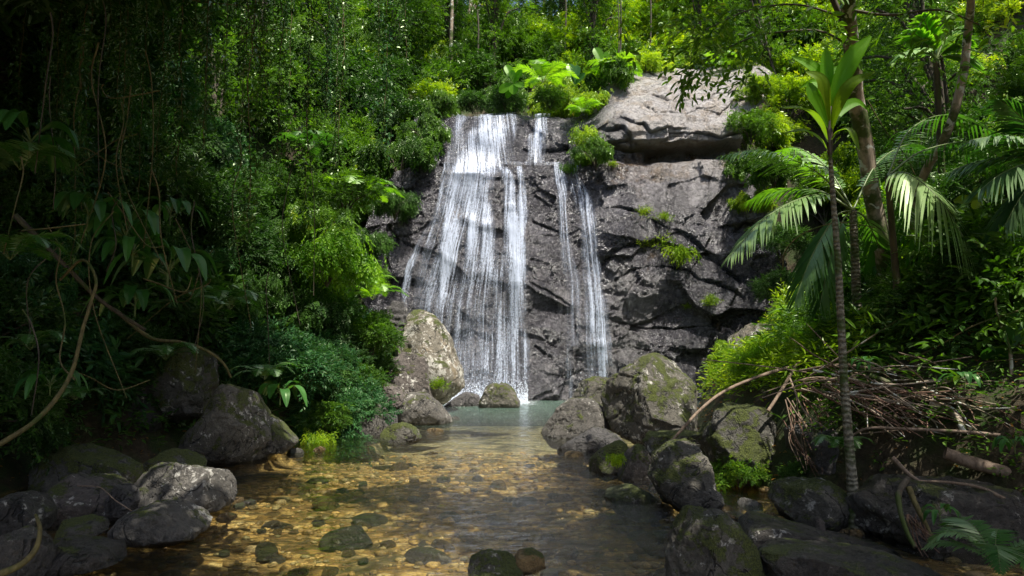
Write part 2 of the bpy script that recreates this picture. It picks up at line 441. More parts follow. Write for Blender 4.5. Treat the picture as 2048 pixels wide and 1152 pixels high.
def soil_material():
    m, nt, out = new_mat('forest_floor'); n = N(nt); c = n.pos()
    v1 = n.noise(c, 1.4, 6, 0.65); v2 = n.noise(c, 12, 6, 0.7); v3 = n.noise(c, 45, 4, 0.7)
    col = n.ramp(v2, [(0.3, (0.016, 0.012, 0.007)), (0.55, (0.05, 0.038, 0.02)), (0.75, (0.10, 0.075, 0.04))])
    col = n.mix(n.step(v1, 0.42, 0.6), col, n.ramp(v3, [(0.35, (0.012, 0.022, 0.005)), (0.7, (0.045, 0.07, 0.012))]))
    # stream bed below the water: gravel
    z = n.sep(c, 2)
    cw = n.mix(0.12, c, n.new_noise_col(c, 5.0)); vo = n.voro(cw, 9, 'F1', 'Color'); vd = n.voro(cw, 9, 'F1', 'Distance')
    vb = n.voro(cw, 2.6, 'F1', 'Color')
    g = n.math('ADD', n.math('MULTIPLY', n.sep(vo, 0), 0.6), n.math('MULTIPLY', n.sep(vb, 0), 0.4))
    gc = n.ramp(g, [(0.15, (0.12, 0.075, 0.026)), (0.4, (0.36, 0.22, 0.065)), (0.6, (0.56, 0.37, 0.12)), (0.85, (0.68, 0.50, 0.22))])
    gc = n.mix(n.math('MULTIPLY', n.step(vd, 0.38, 0.62), 0.6), gc, (0.12, 0.07, 0.025))
    gc = n.mix(n.math('MULTIPLY', n.step(n.noise(c, 30, 5, .7), .45, .65), 0.45), gc, (0.20, 0.12, 0.04))
    # fine pale silt where the falling water has scoured the plunge pool
    far = n.step(n.math('ADD', n.sep(c, 1), n.math('MULTIPLY', n.noise(c, .8, 4), 2.5)), 11.5, 16.5)
    gc = n.mix(n.math('MULTIPLY', far, 0.5), gc, (0.40, 0.44, 0.33))
    gc = n.mix(n.step(n.noise(c, 1.3, 5, .65, .4), 0.48, 0.62), gc, n.mix(0.75, gc, (0.03, 0.032, 0.012)))
    under = n.step(z, 0.03, -0.06)
    col = n.mix(under, col, gc)
    h = n.math('ADD', n.math('ADD', v2, n.math('MULTIPLY', v3, .5)), n.math('MULTIPLY', under, n.math('MULTIPLY', vd, -1.8)))
    n.link(n.bsdf(col, 0.85, n.bump(h, 0.8, 0.05), 0.3).outputs[0], out.inputs[0]); return m
M['soil'] = soil_material()

def water_material():
    m, nt, out = new_mat('stream_water'); n = N(nt); c = n.pos()
    w = n.mapping(c, (1.0, 2.3, 1.0))
    a = n.noise(w, 2.2, 4, 0.55, 0.6); b = n.noise(w, 7.5, 5, 0.65, 0.5)
    h = n.math('ADD', n.math('MULTIPLY', a, 1.0), n.math('MULTIPLY', b, 0.42))
    nr = n.bump(h, 1.0, 0.06)
    fr = n.new('ShaderNodeFresnel'); fr.inputs[0].default_value = 1.333; n.link(nr, fr.inputs['Normal'])
    gl = n.new('ShaderNodeBsdfGlossy'); gl.inputs['Roughness'].default_value = 0.03; n.link(nr, gl.inputs['Normal'])
    tr = n.new('ShaderNodeBsdfTransparent'); tr.inputs[0].default_value = (0.90, 0.91, 0.80, 1)
    # milky, air-filled water near the foot of the falls
    y = n.sep(c, 1)
    milk = n.math('MULTIPLY', n.step(n.math('ADD', y, n.math('MULTIPLY', n.noise(c, 0.7, 4), 3.0)), 13.5, 20.0), 0.45)
    x_ = n.sep(c, 0); foot = n.math('MULTIPLY', n.step(n.math('ADD', y, n.math('MULTIPLY', n.noise(c, 2.0, 4), 2.2)), 19.3, 20.4), n.math('SUBTRACT', n.step(x_, 3.2, 2.6), n.math('MULTIPLY', n.step(x_, .4, .9), n.step(x_, 2.0, 1.5))))
    foam = n.math('MULTIPLY', foot, n.step(n.noise(c, 9.0, 6, 0.75, 0.6), 0.42, 0.62))
    df = n.new('ShaderNodeBsdfDiffuse'); df.inputs[0].default_value = (0.17, 0.27, 0.215, 1); n.link(nr, df.inputs['Normal'])
    m1 = n.new('ShaderNodeMixShader'); n.link(milk, m1.inputs[0]); n.link(tr.outputs[0], m1.inputs[1]); n.link(df.outputs[0], m1.inputs[2])
    fo = n.new('ShaderNodeBsdfDiffuse'); fo.inputs[0].default_value = (0.75, 0.8, 0.85, 1); n.link(nr, fo.inputs['Normal'])
    mf = n.new('ShaderNodeMixShader'); n.link(foam, mf.inputs[0]); n.link(m1.outputs[0], mf.inputs[1]); n.link(fo.outputs[0], mf.inputs[2]); m1 = mf
    m2 = n.new('ShaderNodeMixShader'); n.link(n.math('MINIMUM', n.math('MULTIPLY', fr.outputs[0], 1.8), 1.0), m2.inputs[0]); n.link(m1.outputs[0], m2.inputs[1]); n.link(gl.outputs[0], m2.inputs[2])
    n.link(m2.outputs[0], out.inputs[0]); return m
M['water'] = water_material()

def falls_material():
    m, nt, out = new_mat('falling_water'); n = N(nt); c = n.pos()
    den = n.attr('dens')
    uvx = n.attr('fu'); uvy = n.attr('fv')
    cmb = n.new('ShaderNodeCombineXYZ'); n.link(uvx, cmb.inputs[0]); n.link(uvy, cmb.inputs[1]); u = cmb.outputs[0]
    s1 = n.noise(n.mapping(u, (13.0, 0.22, 1)), 1.0, 5, 0.65, 0.5)
    s2 = n.noise(n.mapping(u, (60.0, 1.1, 1)), 1.0, 5, 0.75, 0.8)
    s3 = n.noise(n.mapping(u, (42.0, 13.0, 1)), 1.0, 4, 0.8, 0.4)
    s = n.math('ADD', n.math('ADD', n.math('MULTIPLY', s1, 0.34), n.math('MULTIPLY', s2, 0.33)), n.math('MULTIPLY', s3, 0.33))
    th = n.math('SUBTRACT', 0.612, n.math('MULTIPLY', den, 0.175))
    al = n.step(n.math('SUBTRACT', s, th), -0.055, 0.085)
    al = n.math('MAXIMUM', al, n.math('MULTIPLY', n.math('MULTIPLY', den, 0.50), n.step(s1, 0.34, 0.62)))
    al = n.math('MULTIPLY', al, n.step(den, 0.02, 0.16))
    b = n.bsdf((0.60, 0.67, 0.80), 0.35, n.bump(s, 0.8, 0.03), 0.5)
    tl = n.new('ShaderNodeBsdfTranslucent'); tl.inputs[0].default_value = (0.60, 0.67, 0.80, 1)
    mb = n.new('ShaderNodeMixShader'); mb.inputs[0].default_value = 0.35; n.link(b.outputs[0], mb.inputs[1]); n.link(tl.outputs[0], mb.inputs[2])
    tr = n.new('ShaderNodeBsdfTransparent')
    mx = n.new('ShaderNodeMixShader'); n.link(al, mx.inputs[0]); n.link(tr.outputs[0], mx.inputs[1]); n.link(mb.outputs[0], mx.inputs[2])
    n.link(mx.outputs[0], out.inputs[0]); return m
M['falls'] = falls_material()
# ------------------------------------------------------------------ land
def bank_left(y): return np.interp(y, [-5, 4, 6, 7, 8.6, 9.5, 10.6, 12, 13, 17, 20, 24], [-5.0, -5.0, -5.2, -5.6, -5.7, -5.1, -4.9, -3.7, -3.3, -3.1, -4.0, -5.0])
def bank_right(y): return np.interp(y, [-5, 4, 5.5, 6.4, 7.2, 8.2, 10, 13, 16, 20, 24], [4.4, 4.4, 4.3, 3.9, 3.1, 2.9, 3.0, 3.4, 4.8, 6.8, 9.0])
def ground_h(x, y):
    x = np.asarray(x, float); y = np.asarray(y, float)
    bl, br = bank_left(y), bank_right(y)
    dl = bl - x; dr = x - br
    bed = -0.34 - 0.16 * sstep(9, 14, y) - 0.25 * sstep(13, 18, y) + 0.10 * fbm(x * .9, y * .9, 0, 3, 3)
    shallow = 0.24 * sstep(1.4, 2.6, x) * (1 - sstep(6.5, 8.0, y)) + 0.30 * (1 - sstep(-4.6, -2.4, x)) * (1 - sstep(8.2, 9.6, y))
    z = bed + shallow
    left = 0.05 + 1.35 * np.maximum(dl, 0) ** 1.0 - 0.35 * np.maximum(dl - 5, 0)
    z = np.where(dl > -0.6, np.maximum(z, sstep(-0.6, 0.0, dl) * 0.45 - 0.35 + np.where(dl > 0, left, 0)), z)
    right = 0.05 + 1.7 * np.clip(dr, 0, .55) + 0.50 * np.maximum(dr - .55, 0) + 0.45 * np.maximum(dr - 3, 0)
    z = np.where(dr > -0.6, np.maximum(z, sstep(-0.6, 0.0, dr) * 0.5 - 0.35 + np.where(dr > 0, right, 0)), z)
    back = np.interp(y, [21.3, 23.6, 24.6, 27.5, 34, 42, 60, 120], [-1.0, 8.6, 9.5, 12.4, 17.3, 22.5, 31.0, 48.0])
    back = back + 0.35 * np.maximum(np.abs(x - 1.5) - 5, 0) * sstep(21, 25, y)
    z = np.where(y > 21.3, np.maximum(z, back), z)
    z = np.minimum(z, 14 + 0.2 * np.hypot(x, y))
    land = sstep(0.0, 0.5, z)
    return z + land * 0.22 * fbm(x * .7, y * .7, 0, 4, 9)
gx = np.concatenate([[-220, -160, -110, -80, -60, -48, -40, -34, -30], np.arange(-27, -14, .6), np.arange(-14, 14, .13), np.arange(14, 27, .6), [30, 34, 40, 48, 60, 80, 110, 160, 220]])
gy = np.concatenate([[-220, -160, -100, -60, -35, -22, -14, -10], np.arange(-7, 2, .5), np.arange(2, 21, .13), np.arange(21, 48, .4), [52, 58, 66, 80, 110, 160, 220]])
GX, GY = np.meshgrid(gx, gy)
GZ = ground_h(GX, GY)
nx, ny = len(gx), len(gy)
i = np.arange(ny - 1)[:, None] * nx; j = np.arange(nx - 1)[None, :]
Qg = np.stack([i + j, i + j + 1, i + nx + j + 1, i + nx + j], -1).reshape(-1, 4)
ground = obj('ground', quads('ground', np.stack([GX, GY, GZ], -1).reshape(-1, 3), Qg, M['soil'], True))
tag(ground, kind='structure')

# ------------------------------------------------------------------ cliff
LZ = [-1.5, 0, 1.5, 3, 6, 7.05, 7.25, 8.5, 9.1, 9.45, 9.7, 10.6, 14]
LY = [19.8, 20.0, 20.1, 20.35, 20.9, 21.1, 21.55, 21.85, 22.2, 22.9, 24.2, 26.0, 28]
RZ = [-1.5, 0, 2, 4, 5, 6.6, 7.15, 7.3, 7.42, 7.78, 7.9, 8.3, 8.7, 10, 11.3, 12.2, 13, 14]
RY = [19.9, 20, 20.15, 20.05, 20.15, 20.55, 20.8, 21.3, 21.95, 22.0, 21.0, 20.95, 21.15, 22.6, 24.2, 25.6, 27.5, 30]
CRACKS = [   # polyline, groove depth, groove width px, how far the rock above it stands forward
    ([(1195, 425), (1240, 415), (1290, 432), (1320, 455), (1380, 475), (1430, 520), (1530, 590)], .28, 7, .16),
    ([(1205, 640), (1290, 652), (1350, 660), (1420, 648), (1535, 612)], .22, 4, .10),
    ([(1225, 590), (1228, 560), (1260, 540), (1300, 528), (1380, 545), (1440, 575), (1500, 600)], .26, 7, .12),
    ([(1195, 545), (1230, 500), (1290, 485), (1370, 520)], .30, 8, .10),
    ([(1425, 330), (1415, 380), (1400, 440), (1410, 470)], .12, 4, 0),
    ([(1335, 340), (1345, 390), (1330, 430)], .10, 3, 0),
    ([(1430, 660), (1440, 700), (1395, 740), (1400, 800)], .18, 5, 0),
    ([(1060, 435), (1120, 470), (1180, 520)], .14, 4, .06),
    ([(1050, 560), (1100, 585), (1150, 620)], .12, 4, .05),
    ([(770, 480), (830, 470), (880, 440), (900, 400)], .18, 6, .08),
    ([(775, 560), (830, 590), (870, 600)], .15, 6, .08),
    ([(850, 345), (900, 333), (960, 336)], .14, 5, .10),
    ([(1290, 195), (1350, 206), (1405, 203), (1430, 190), (1500, 178)], .12, 3, .05),
    ([(1270, 205), (1310, 232), (1370, 228), (1450, 210)], .12, 3, .05),
    ([(1230, 235), (1280, 250), (1300, 268), (1330, 262), (1380, 250)], .16, 4, .10),
    ([(1320, 272), (1370, 262), (1440, 275), (1490, 262)], .12, 4, .06),
    ([(1190, 255), (1240, 262), (1262, 285), (1275, 325)], .25, 8, .12),
    ([(1150, 300), (1210, 292), (1265, 280)], .2, 6, .14),
    ([(1040, 300), (1090, 306), (1140, 300)], .45, 12, .12),
    ([(1200, 700), (1260, 690), (1330, 712)], .10, 4, 0),
    ([(1460, 470), (1490, 440), (1520, 455)], .25, 8, .12),
    ([(1440, 520), (1480, 490), (1530, 500)], .28, 8, .14),
    ([(1180, 345), (1220, 370), (1230, 405)], .10, 3, 0),
    ([(1150, 620), (1158, 690), (1140, 760)], .10, 4, 0),
    ([(1060, 690), (1110, 720), (1150, 700)], .16, 6, .05),
]
def cliff_base(x, z):
    yl = np.interp(z, LZ, LY); yr = np.interp(z, RZ, RY)
    k = sstep(2.2, 3.3, x)
    fill = sstep(7.18, 7.3, z) * (1 - sstep(7.75, 7.85, z)) * (1 - sstep(4.0, 4.5, x + .25 * fbm(x * 2, z * 2, 0, 2, 19))) * .7
    yr = yr * (1 - fill) + 21.05 * fill
    y = yl * (1 - k) + yr * k
    y = y + 0.10 * np.maximum(-x - 2.8, 0) ** 1.5 * (-1)          # left flank curls forward
    y = y - 0.05 * np.maximum(x - 5.5, 0) ** 1.5
    return y
def cliff_field(x, z, fine=True):
    wx = x + 0.25 * fbm(x * .8, z * .8, 0, 3, 31); wz = z + 0.20 * fbm(x * .8, z * .8, 0, 3, 37)
    y = cliff_base(x, wz)
    px, py = proj(x, y, z)
    off = 0.24 * fbm(x * .45, z * .55, 0, 3, 41) + 0.09 * fbm(wx * 1.3, wz * 1.9, 0, 3, 43)
    rx, rz = wx + .35 * wz, wz - .22 * wx
    k = sstep(2.0, 3.4, x); slabz = sstep(2.6, 3.6, x) * sstep(7.8, 8.2, z)
    h, e = facets(rx * .62, rz * .85, 3, 1)
    off = off + h * (.30 + .30 * k) * (1 - .6 * slabz)
    t = wz * 2.9 + .55 * wx * .35 + .5 * fbm(x * .6, z * .6, 0, 2, 14); saw = t - np.floor(t)
    off = off + .16 * saw ** .7 * slabz * (1 - .65 * sstep(9.0, 10.2, z)) * sstep(-.45, .1, fbm(x * .5, z * 1.2, 0, 2, 15))
    crack = (1 - sstep(0.0, 0.022, e)) * (0.3 + 0.4 * k) * sstep(-.05, .25, fbm(x * 1.1, z * 1.1, 0, 2, 77))
    h, e2 = facets(rx * 1.7 + .4 * rz, rz * 2.3, 21, 1)
    off = off + h * .09 * (1 - .6 * slabz)
    h, e3 = facets(rx * 4.4, rz * 6.0 - .7 * rx, 27, 1)
    off = off + h * .04 * (1 - .5 * slabz) * sstep(-.3, .3, fbm(x * .8, z * .8, 0, 2, 29))
    crack = np.maximum(crack, (1 - sstep(0.0, 0.03, e2)) * .45 * sstep(.0, .3, fbm(x * 1.4, z * 1.4, 0, 2, 78)))
    off = off - 0.04 * crack
    jx = px + 7 * fbm(x * 2, z * 2, 0, 3, 5); jy = py + 7 * fbm(x * 2, z * 2, 0, 3, 6)
    for pts, dep, w, fwd in CRACKS:
        big = pts[0][1] < 330
        dep, w, fwd = (dep * .42, w * .42, fwd * 1.15) if big else (dep * .30, w * .42, fwd * .45)
        d, side, t = poly_dist(jx, jy, pts)
        ends = sstep(0, .12, t) * sstep(1, .88, t)
        vary = np.clip(.75 + 1.5 * fbm(x * 1.5, z * 1.5, 0, 3, 101), .1, 1.6)
        w = w * (.45 + .7 * vary); dep = dep * vary; fwd = fwd * (.5 + .5 * vary)
        g = np.exp(-(d / w) ** 2) * ends
        off = off - dep * g + fwd * (side > 0) * np.exp(-d / 55) * ends * (1 - np.exp(-(d / w) ** 2))
        crack = np.maximum(crack, g * .8)
    if fine:
        slab = (1 - .5 * slabz) * (.35 + .9 * sstep(-.3, .35, fbm(x * .7, z * .9, 0, 3, 48)))
        r = 1 - np.abs(fbm(wx * 2.3, wz * 3.3, 0, 5, 51, .6)) * 2
        off = off + 0.035 * r * slab
        off = off + 0.030 * fbm(wx * 7, wz * 10, 0, 5, 61, .65) * slab
        off = off + 0.018 * (1 - np.abs(fbm(x * 19, z * 23, 0, 3, 65, .6)) * 2) * slab
    return y - off, np.clip(crack, 0, 1), px, py
cxs = np.arange(-6.4, 10.2, 0.028); czs = np.arange(-0.8, 13.2, 0.028)
CX, CZ = np.meshgrid(cxs, czs)
CY, CRK, CPX, CPY = cliff_field(CX, CZ)
dry = sstep(2.6, 4.0, CX + .5 * fbm(CX, CZ, 0, 3, 71)) * sstep(7.7, 8.1, CZ)
dry = np.maximum(dry, 0.45 * sstep(3.2, 5.0, CX + 1.2 * fbm(CX * .7, CZ * .7, 0, 4, 72)) * sstep(4.5, 6.5, CZ) * (CZ < 7.6))
dry = np.maximum(dry, 0.30 * sstep(1.5, 3.0, CX) * sstep(.1, .3, fbm(CX * .6, CZ * .6, 0, 4, 75)))
tint = sstep(2.4, 4.2, CX) * sstep(5.5, 7.5, CZ)
nx, ny = len(cxs), len(czs)
i = np.arange(ny - 1)[:, None] * nx; j = np.arange(nx - 1)[None, :]
Qc = np.stack([i + j, i + j + 1, i + nx + j + 1, i + nx + j], -1).reshape(-1, 4)
def grow_poly(poly, k):
    c = np.mean(poly, 0); return [tuple(np.array(p) + (np.array(p) - c) / np.linalg.norm(np.array(p) - c) * k) for p in poly]
CLIFF_POLY = [(900, 232), (1035, 224), (1150, 232), (1185, 250), (1270, 205), (1340, 138), (1420, 140), (1500, 190), (1480, 235),
              (1440, 270), (1432, 330), (1450, 400), (1480, 440), (1525, 500), (1520, 600), (1500, 640), (1450, 690), (1430, 800),
              (880, 800), (800, 610), (772, 560), (775, 500), (815, 430), (850, 350), (885, 300)]
edge = 22 * fbm(CX * .8, CZ * .8, 0, 3, 88)
inside = in_poly(CPX + edge, CPY + edge * .5, grow_poly(CLIFF_POLY, 62)) | ((CPY > 560) & (CPX > 740) & (CPX < 1620))
inside &= ~((CPX < 1180) & (CPY < 214))
Qc = Qc[inside.ravel()[Qc].all(1)]
cliff = obj('cliff', quads('cliff', np.stack([CX, CY, CZ], -1).reshape(-1, 3), Qc, M['cliff'], True, None,
            {'dry': dry.ravel(), 'crack': CRK.ravel(), 'tint': tint.ravel()}))
tag(cliff, kind='structure')

# ------------------------------------------------------------------ water of the pool and stream
wx_ = np.arange(-5.5, 6.5, 0.06); wy_ = np.arange(1.0, 20.6, 0.06)
WX, WY = np.meshgrid(wx_, wy_)
WZ = 0.006 * fbm(WX * 1.6, WY * 3.4, 0, 3, 91) + 0.004 * fbm(WX * 5, WY * 9, 0, 2, 92)
ripple = np.exp(-((WX + .6) ** 2 / 6 + (WY - 19.4) ** 2 / 2.2))
WZ = WZ + 0.03 * ripple * fbm(WX * 4, WY * 4, 0, 3, 95)
nx, ny = len(wx_), len(wy_)
i = np.arange(ny - 1)[:, None] * nx; j = np.arange(nx - 1)[None, :]
Qw = np.stack([i + j, i + j + 1, i + nx + j + 1, i + nx + j], -1).reshape(-1, 4)
water = obj('water', quads('water', np.stack([WX, WY, WZ], -1).reshape(-1, 3), Qw, M['water'], True))
tag(water, kind='structure')

# ------------------------------------------------------------------ waterfalls
def make_fall(name, label, streams, x0, x1, ztop, zbot, offset, seed, fan, fan_w):
    """streams: list of polylines of (px, py, half width px, density)"""
    xs = np.arange(x0, x1, 0.022); zs = np.arange(zbot, ztop, 0.035)
    X, Z = np.meshgrid(xs, zs)
    Y, _, PX, PY = cliff_field(X, Z, False)
    # falling water cannot follow a recess: it keeps the foremost depth of the rock just above
    Yraw = Y.copy(); Yr = Y[::-1].copy()
    for r in range(1, len(Yr)): Yr[r] = np.minimum(Yr[r], Yr[r - 1] + 0.012)
    Y = Yr[::-1]
    def blur(A, r, ax):
        k = np.ones(2 * r + 1) / (2 * r + 1); pad = [(0, 0), (0, 0)]; pad[ax] = (r, r)
        return np.apply_along_axis(lambda v: np.convolve(v, k, 'valid'), ax, np.pad(A, pad, mode='edge'))
    Y = np.minimum(Y, blur(Y, 6, 1)); Y = blur(blur(Y, 12, 0), 12, 0); Y = blur(blur(Y, 9, 1), 9, 1)
    Y = np.minimum(Y, Yraw + .02); Y = blur(blur(Y, 3, 1), 3, 0)
    jx = PX + 11 * fbm(X * 2.5, Z * .9, 0, 4, seed); jy = PY
    den = np.zeros(X.shape)
    for st in streams:
        pys = np.array([p[1] for p in st], float)
        c = np.interp(jy, pys, [p[0] for p in st]); w = np.interp(jy, pys, [p[2] * 1.18 + .8 for p in st]); dd = np.minimum(np.interp(jy, pys, [p[3] for p in st]) * 1.0, 1)
        ok = (jy >= pys[0] - 3) & (jy <= pys[-1] + 3)
        den = np.maximum(den, np.where(ok, dd * (1 - sstep(.45, 1.25, np.abs(jx - c) / w)), 0))
    den = den * (0.84 + 0.6 * fbm(X * 4, Z * .6, 0, 4, seed + 3))
    P = np.stack([X, Y - offset - 0.05 * den - 0.035 * fbm(X * 9, Z * .7, 0, 3, seed + 5), Z], -1)
    nx, ny = len(xs), len(zs)
    i = np.arange(ny - 1)[:, None] * nx; j = np.arange(nx - 1)[None, :]
    Q = np.stack([i + j, i + j + 1, i + nx + j + 1, i + nx + j], -1).reshape(-1, 4)
    keep = den.ravel()[Q].max(1) > 0.03
    Q = Q[keep]
    used = np.unique(Q); idx = np.full(nx * ny, -1); idx[used] = np.arange(len(used))
    # stream lines lean outwards going down, as the cascade fans out
    ky = [p[0] for p in fan]; fl = np.interp(PY, ky, [p[1] for p in fan]); fr_ = np.interp(PY, ky, [p[2] for p in fan])
    fu = (PX - fl) / (fr_ - fl) * fan_w + .035 * fbm(X * 1.8, Z * 1.1, 0, 3, seed + 7) + 7.3 * seed
    me = quads(name, P.reshape(-1, 3)[used], idx[Q], M['falls'], True, None,
               {'dens': den.ravel()[used], 'fu': fu.ravel()[used], 'fv': (Z + seed).ravel()[used]})
    o = obj(name, me)
    tag(o, label, 'waterfall')
    return o
def sheet_offset_parent(root, me_name, *a): pass
LEFT = [
    [(905, 338, 10, .45), (893, 400, 15, .5), (880, 460, 20, .55), (862, 540, 24, .6), (852, 600, 24, .52), (850, 660, 16, .4)],
    [(935, 400, 42, .38), (925, 500, 54, .44), (915, 600, 60, .46), (925, 700, 60, .45), (940, 800, 60, .48)],
    [(926, 230, 10, .45), (914, 255, 11, .7), (909, 300, 15, .55), (905, 335, 14, .4)],
    [(965, 226, 18, .6), (975, 242, 22, .6), (985, 256, 30, .85), (972, 275, 42, .95), (960, 305, 44, .85), (950, 335, 44, .95), (938, 360, 38, .95), (925, 385, 30, .9), (912, 440, 25, .85),
     (901, 480, 24, .95), (890, 520, 26, .95), (880, 560, 24, .95), (872, 600, 20, .85), (868, 640, 14, .55), (868, 680, 9, .3)],
    [(1008, 228, 16, .6), (1008, 262, 17, .9), (1012, 290, 13, .5), (1013, 330, 12, .35)],
    [(962, 340, 26, .9), (956, 385, 22, .9), (957, 430, 24, .9), (960, 470, 30, .9), (962, 520, 30, .9), (960, 560, 32, .85), (955, 600, 30, .65), (950, 660, 24, .42), (950, 720, 20, .36), (950, 790, 20, .35)],
    [(996, 333, 8, .5), (1012, 342, 9, .8), (1019, 375, 9, .85), (1024, 420, 11, .85), (1028, 460, 15, .9), (1032, 520, 18, .95), (1033, 570, 18, .95), (1032, 640, 18, .8), (1034, 700, 18, .75), (1036, 790, 16, .7)],
    [(1038, 340, 5, .7), (1043, 380, 6, .8), (1043, 420, 6, .8), (1040, 470, 7, .8)],
    [(1018, 480, 8, .5), (1012, 540, 12, .6), (1008, 620, 14, .55), (1004, 700, 16, .6), (1000, 790, 18, .62)],
    [(985, 560, 8, .4), (985, 640, 10, .45), (978, 700, 12, .5), (970, 790, 16, .5)],
    [(895, 335, 6, .5), (885, 390, 7, .65), (876, 430, 8, .6), (866, 470, 6, .55), (858, 530, 6, .45), (848, 600, 6, .4), (842, 625, 5, .3)],
    [(880, 410, 4, .5), (868, 440, 5, .55), (848, 475, 4, .55), (835, 510, 6, .75), (822, 545, 6, .7), (811, 590, 6, .65), (808, 608, 6, .5)],
    [(872, 560, 5, .5), (862, 600, 5, .4), (856, 640, 5, .3)],
    [(893, 590, 16, .7), (893, 650, 14, .5), (905, 720, 12, .3)],
    [(930, 640, 22, .35), (935, 700, 24, .36), (940, 750, 26, .42), (945, 800, 28, .5)],
    [(975, 600, 40, .32), (985, 700, 55, .34), (990, 800, 60, .42)],
]
MID = [[(1082, 214, 10, .7), (1081, 245, 12, .9), (1078, 268, 14, .9), (1075, 285, 12, .75), (1074, 325, 14, .6)],
       [(1062, 270, 5, .4), (1060, 322, 5, .4)],
       [(1000, 327, 12, .4), (1050, 328, 80, .45), (1060, 331, 80, .3)]]
RIGHT = [
    [(1114, 330, 7, .6), (1122, 352, 10, .75), (1126, 380, 7, .7), (1130, 440, 6, .7), (1134, 500, 8, .55), (1140, 560, 14, .5), (1146, 600, 16, .5), (1150, 650, 14, .42), (1152, 690, 10, .3)],
    [(1136, 480, 5, .5), (1135, 560, 5, .5), (1138, 640, 5, .45), (1138, 720, 5, .4), (1140, 800, 5, .35)],
    [(1147, 322, 6, .7), (1150, 352, 8, .8), (1156, 378, 14, .8), (1168, 400, 15, .85), (1176, 430, 13, .9), (1180, 470, 13, .9), (1182, 520, 13, .85),
     (1185, 560, 15, .85), (1190, 610, 17, .85), (1196, 660, 16, .85), (1200, 710, 14, .9), (1202, 757, 13, .9)],
    [(1172, 500, 8, .4), (1176, 600, 12, .45), (1182, 700, 14, .4), (1186, 757, 12, .4)],
    [(1205, 600, 8, .35), (1215, 680, 8, .3), (1220, 730, 6, .2)],
]
ZB = -0.05
def spray(name, label, x0, x1, n, seed):
    rng = np.random.default_rng(seed)
    x = rng.uniform(x0, x1, n); z = rng.exponential(.16, n) + .0; y = float(cliff_base(np.array([(x0 + x1) / 2]), np.array([.1]))[0]) - .15 - rng.exponential(.22, n)
    r = rng.uniform(.004, .013, n); D = np.array([[1, 0, 0], [0, 1, 0], [-1, 0, 0], [0, -1, 0], [0, 0, 1.4], [0, 0, -1.4]])
    V = np.stack([x, y, z], -1)[:, None] + D[None] * r[:, None, None]
    T = np.array([[0, 1, 4], [1, 2, 4], [2, 3, 4], [3, 0, 4], [1, 0, 5], [2, 1, 5], [3, 2, 5], [0, 3, 5]])
    Q = (T[None] + (np.arange(n) * 6)[:, None, None]).reshape(-1, 3)
    tag(obj(name, quads(name, V.reshape(-1, 3), Q, M['spray'], True)), label, 'spray', None, 'stuff')
m, nt, out = new_mat('water_spray'); n = N(nt); n.link(n.bsdf((.7, .76, .86), .3).outputs[0], out.inputs[0]); M['spray'] = m
spray('spray', 'fine white spray thrown up where the broad waterfall lands', -2.1, .45, 5200, 61)
spray('spray', 'thin spray where the narrow waterfall lands behind the boulders', 1.9, 2.8, 900, 62)
make_fall('waterfall', 'broad white waterfall fanning down the left side of the dark cliff into the pool', LEFT, -5.0, 0.75, 9.9, ZB, 0.11, 3, [(225, 898, 1025), (340, 893, 1046), (440, 862, 1049), (520, 835, 1050), (600, 806, 1050), (800, 770, 1050)], 2.6)
make_fall('waterfall', 'short thin waterfall on the upper cliff above the ledge, between the two long falls', MID, -0.4, 1.7, 9.9, 7.0, 0.08, 11, [(200, 1060, 1100), (340, 1056, 1100)], .6)
make_fall('waterfall', 'narrow right waterfall running down bare rock from the mossy clump to behind the boulders', RIGHT, 1.1, 3.6, 8.0, ZB, 0.09, 23, [(320, 1113, 1150), (400, 1126, 1172), (560, 1138, 1187), (757, 1141, 1203), (800, 1141, 1205)], .75)
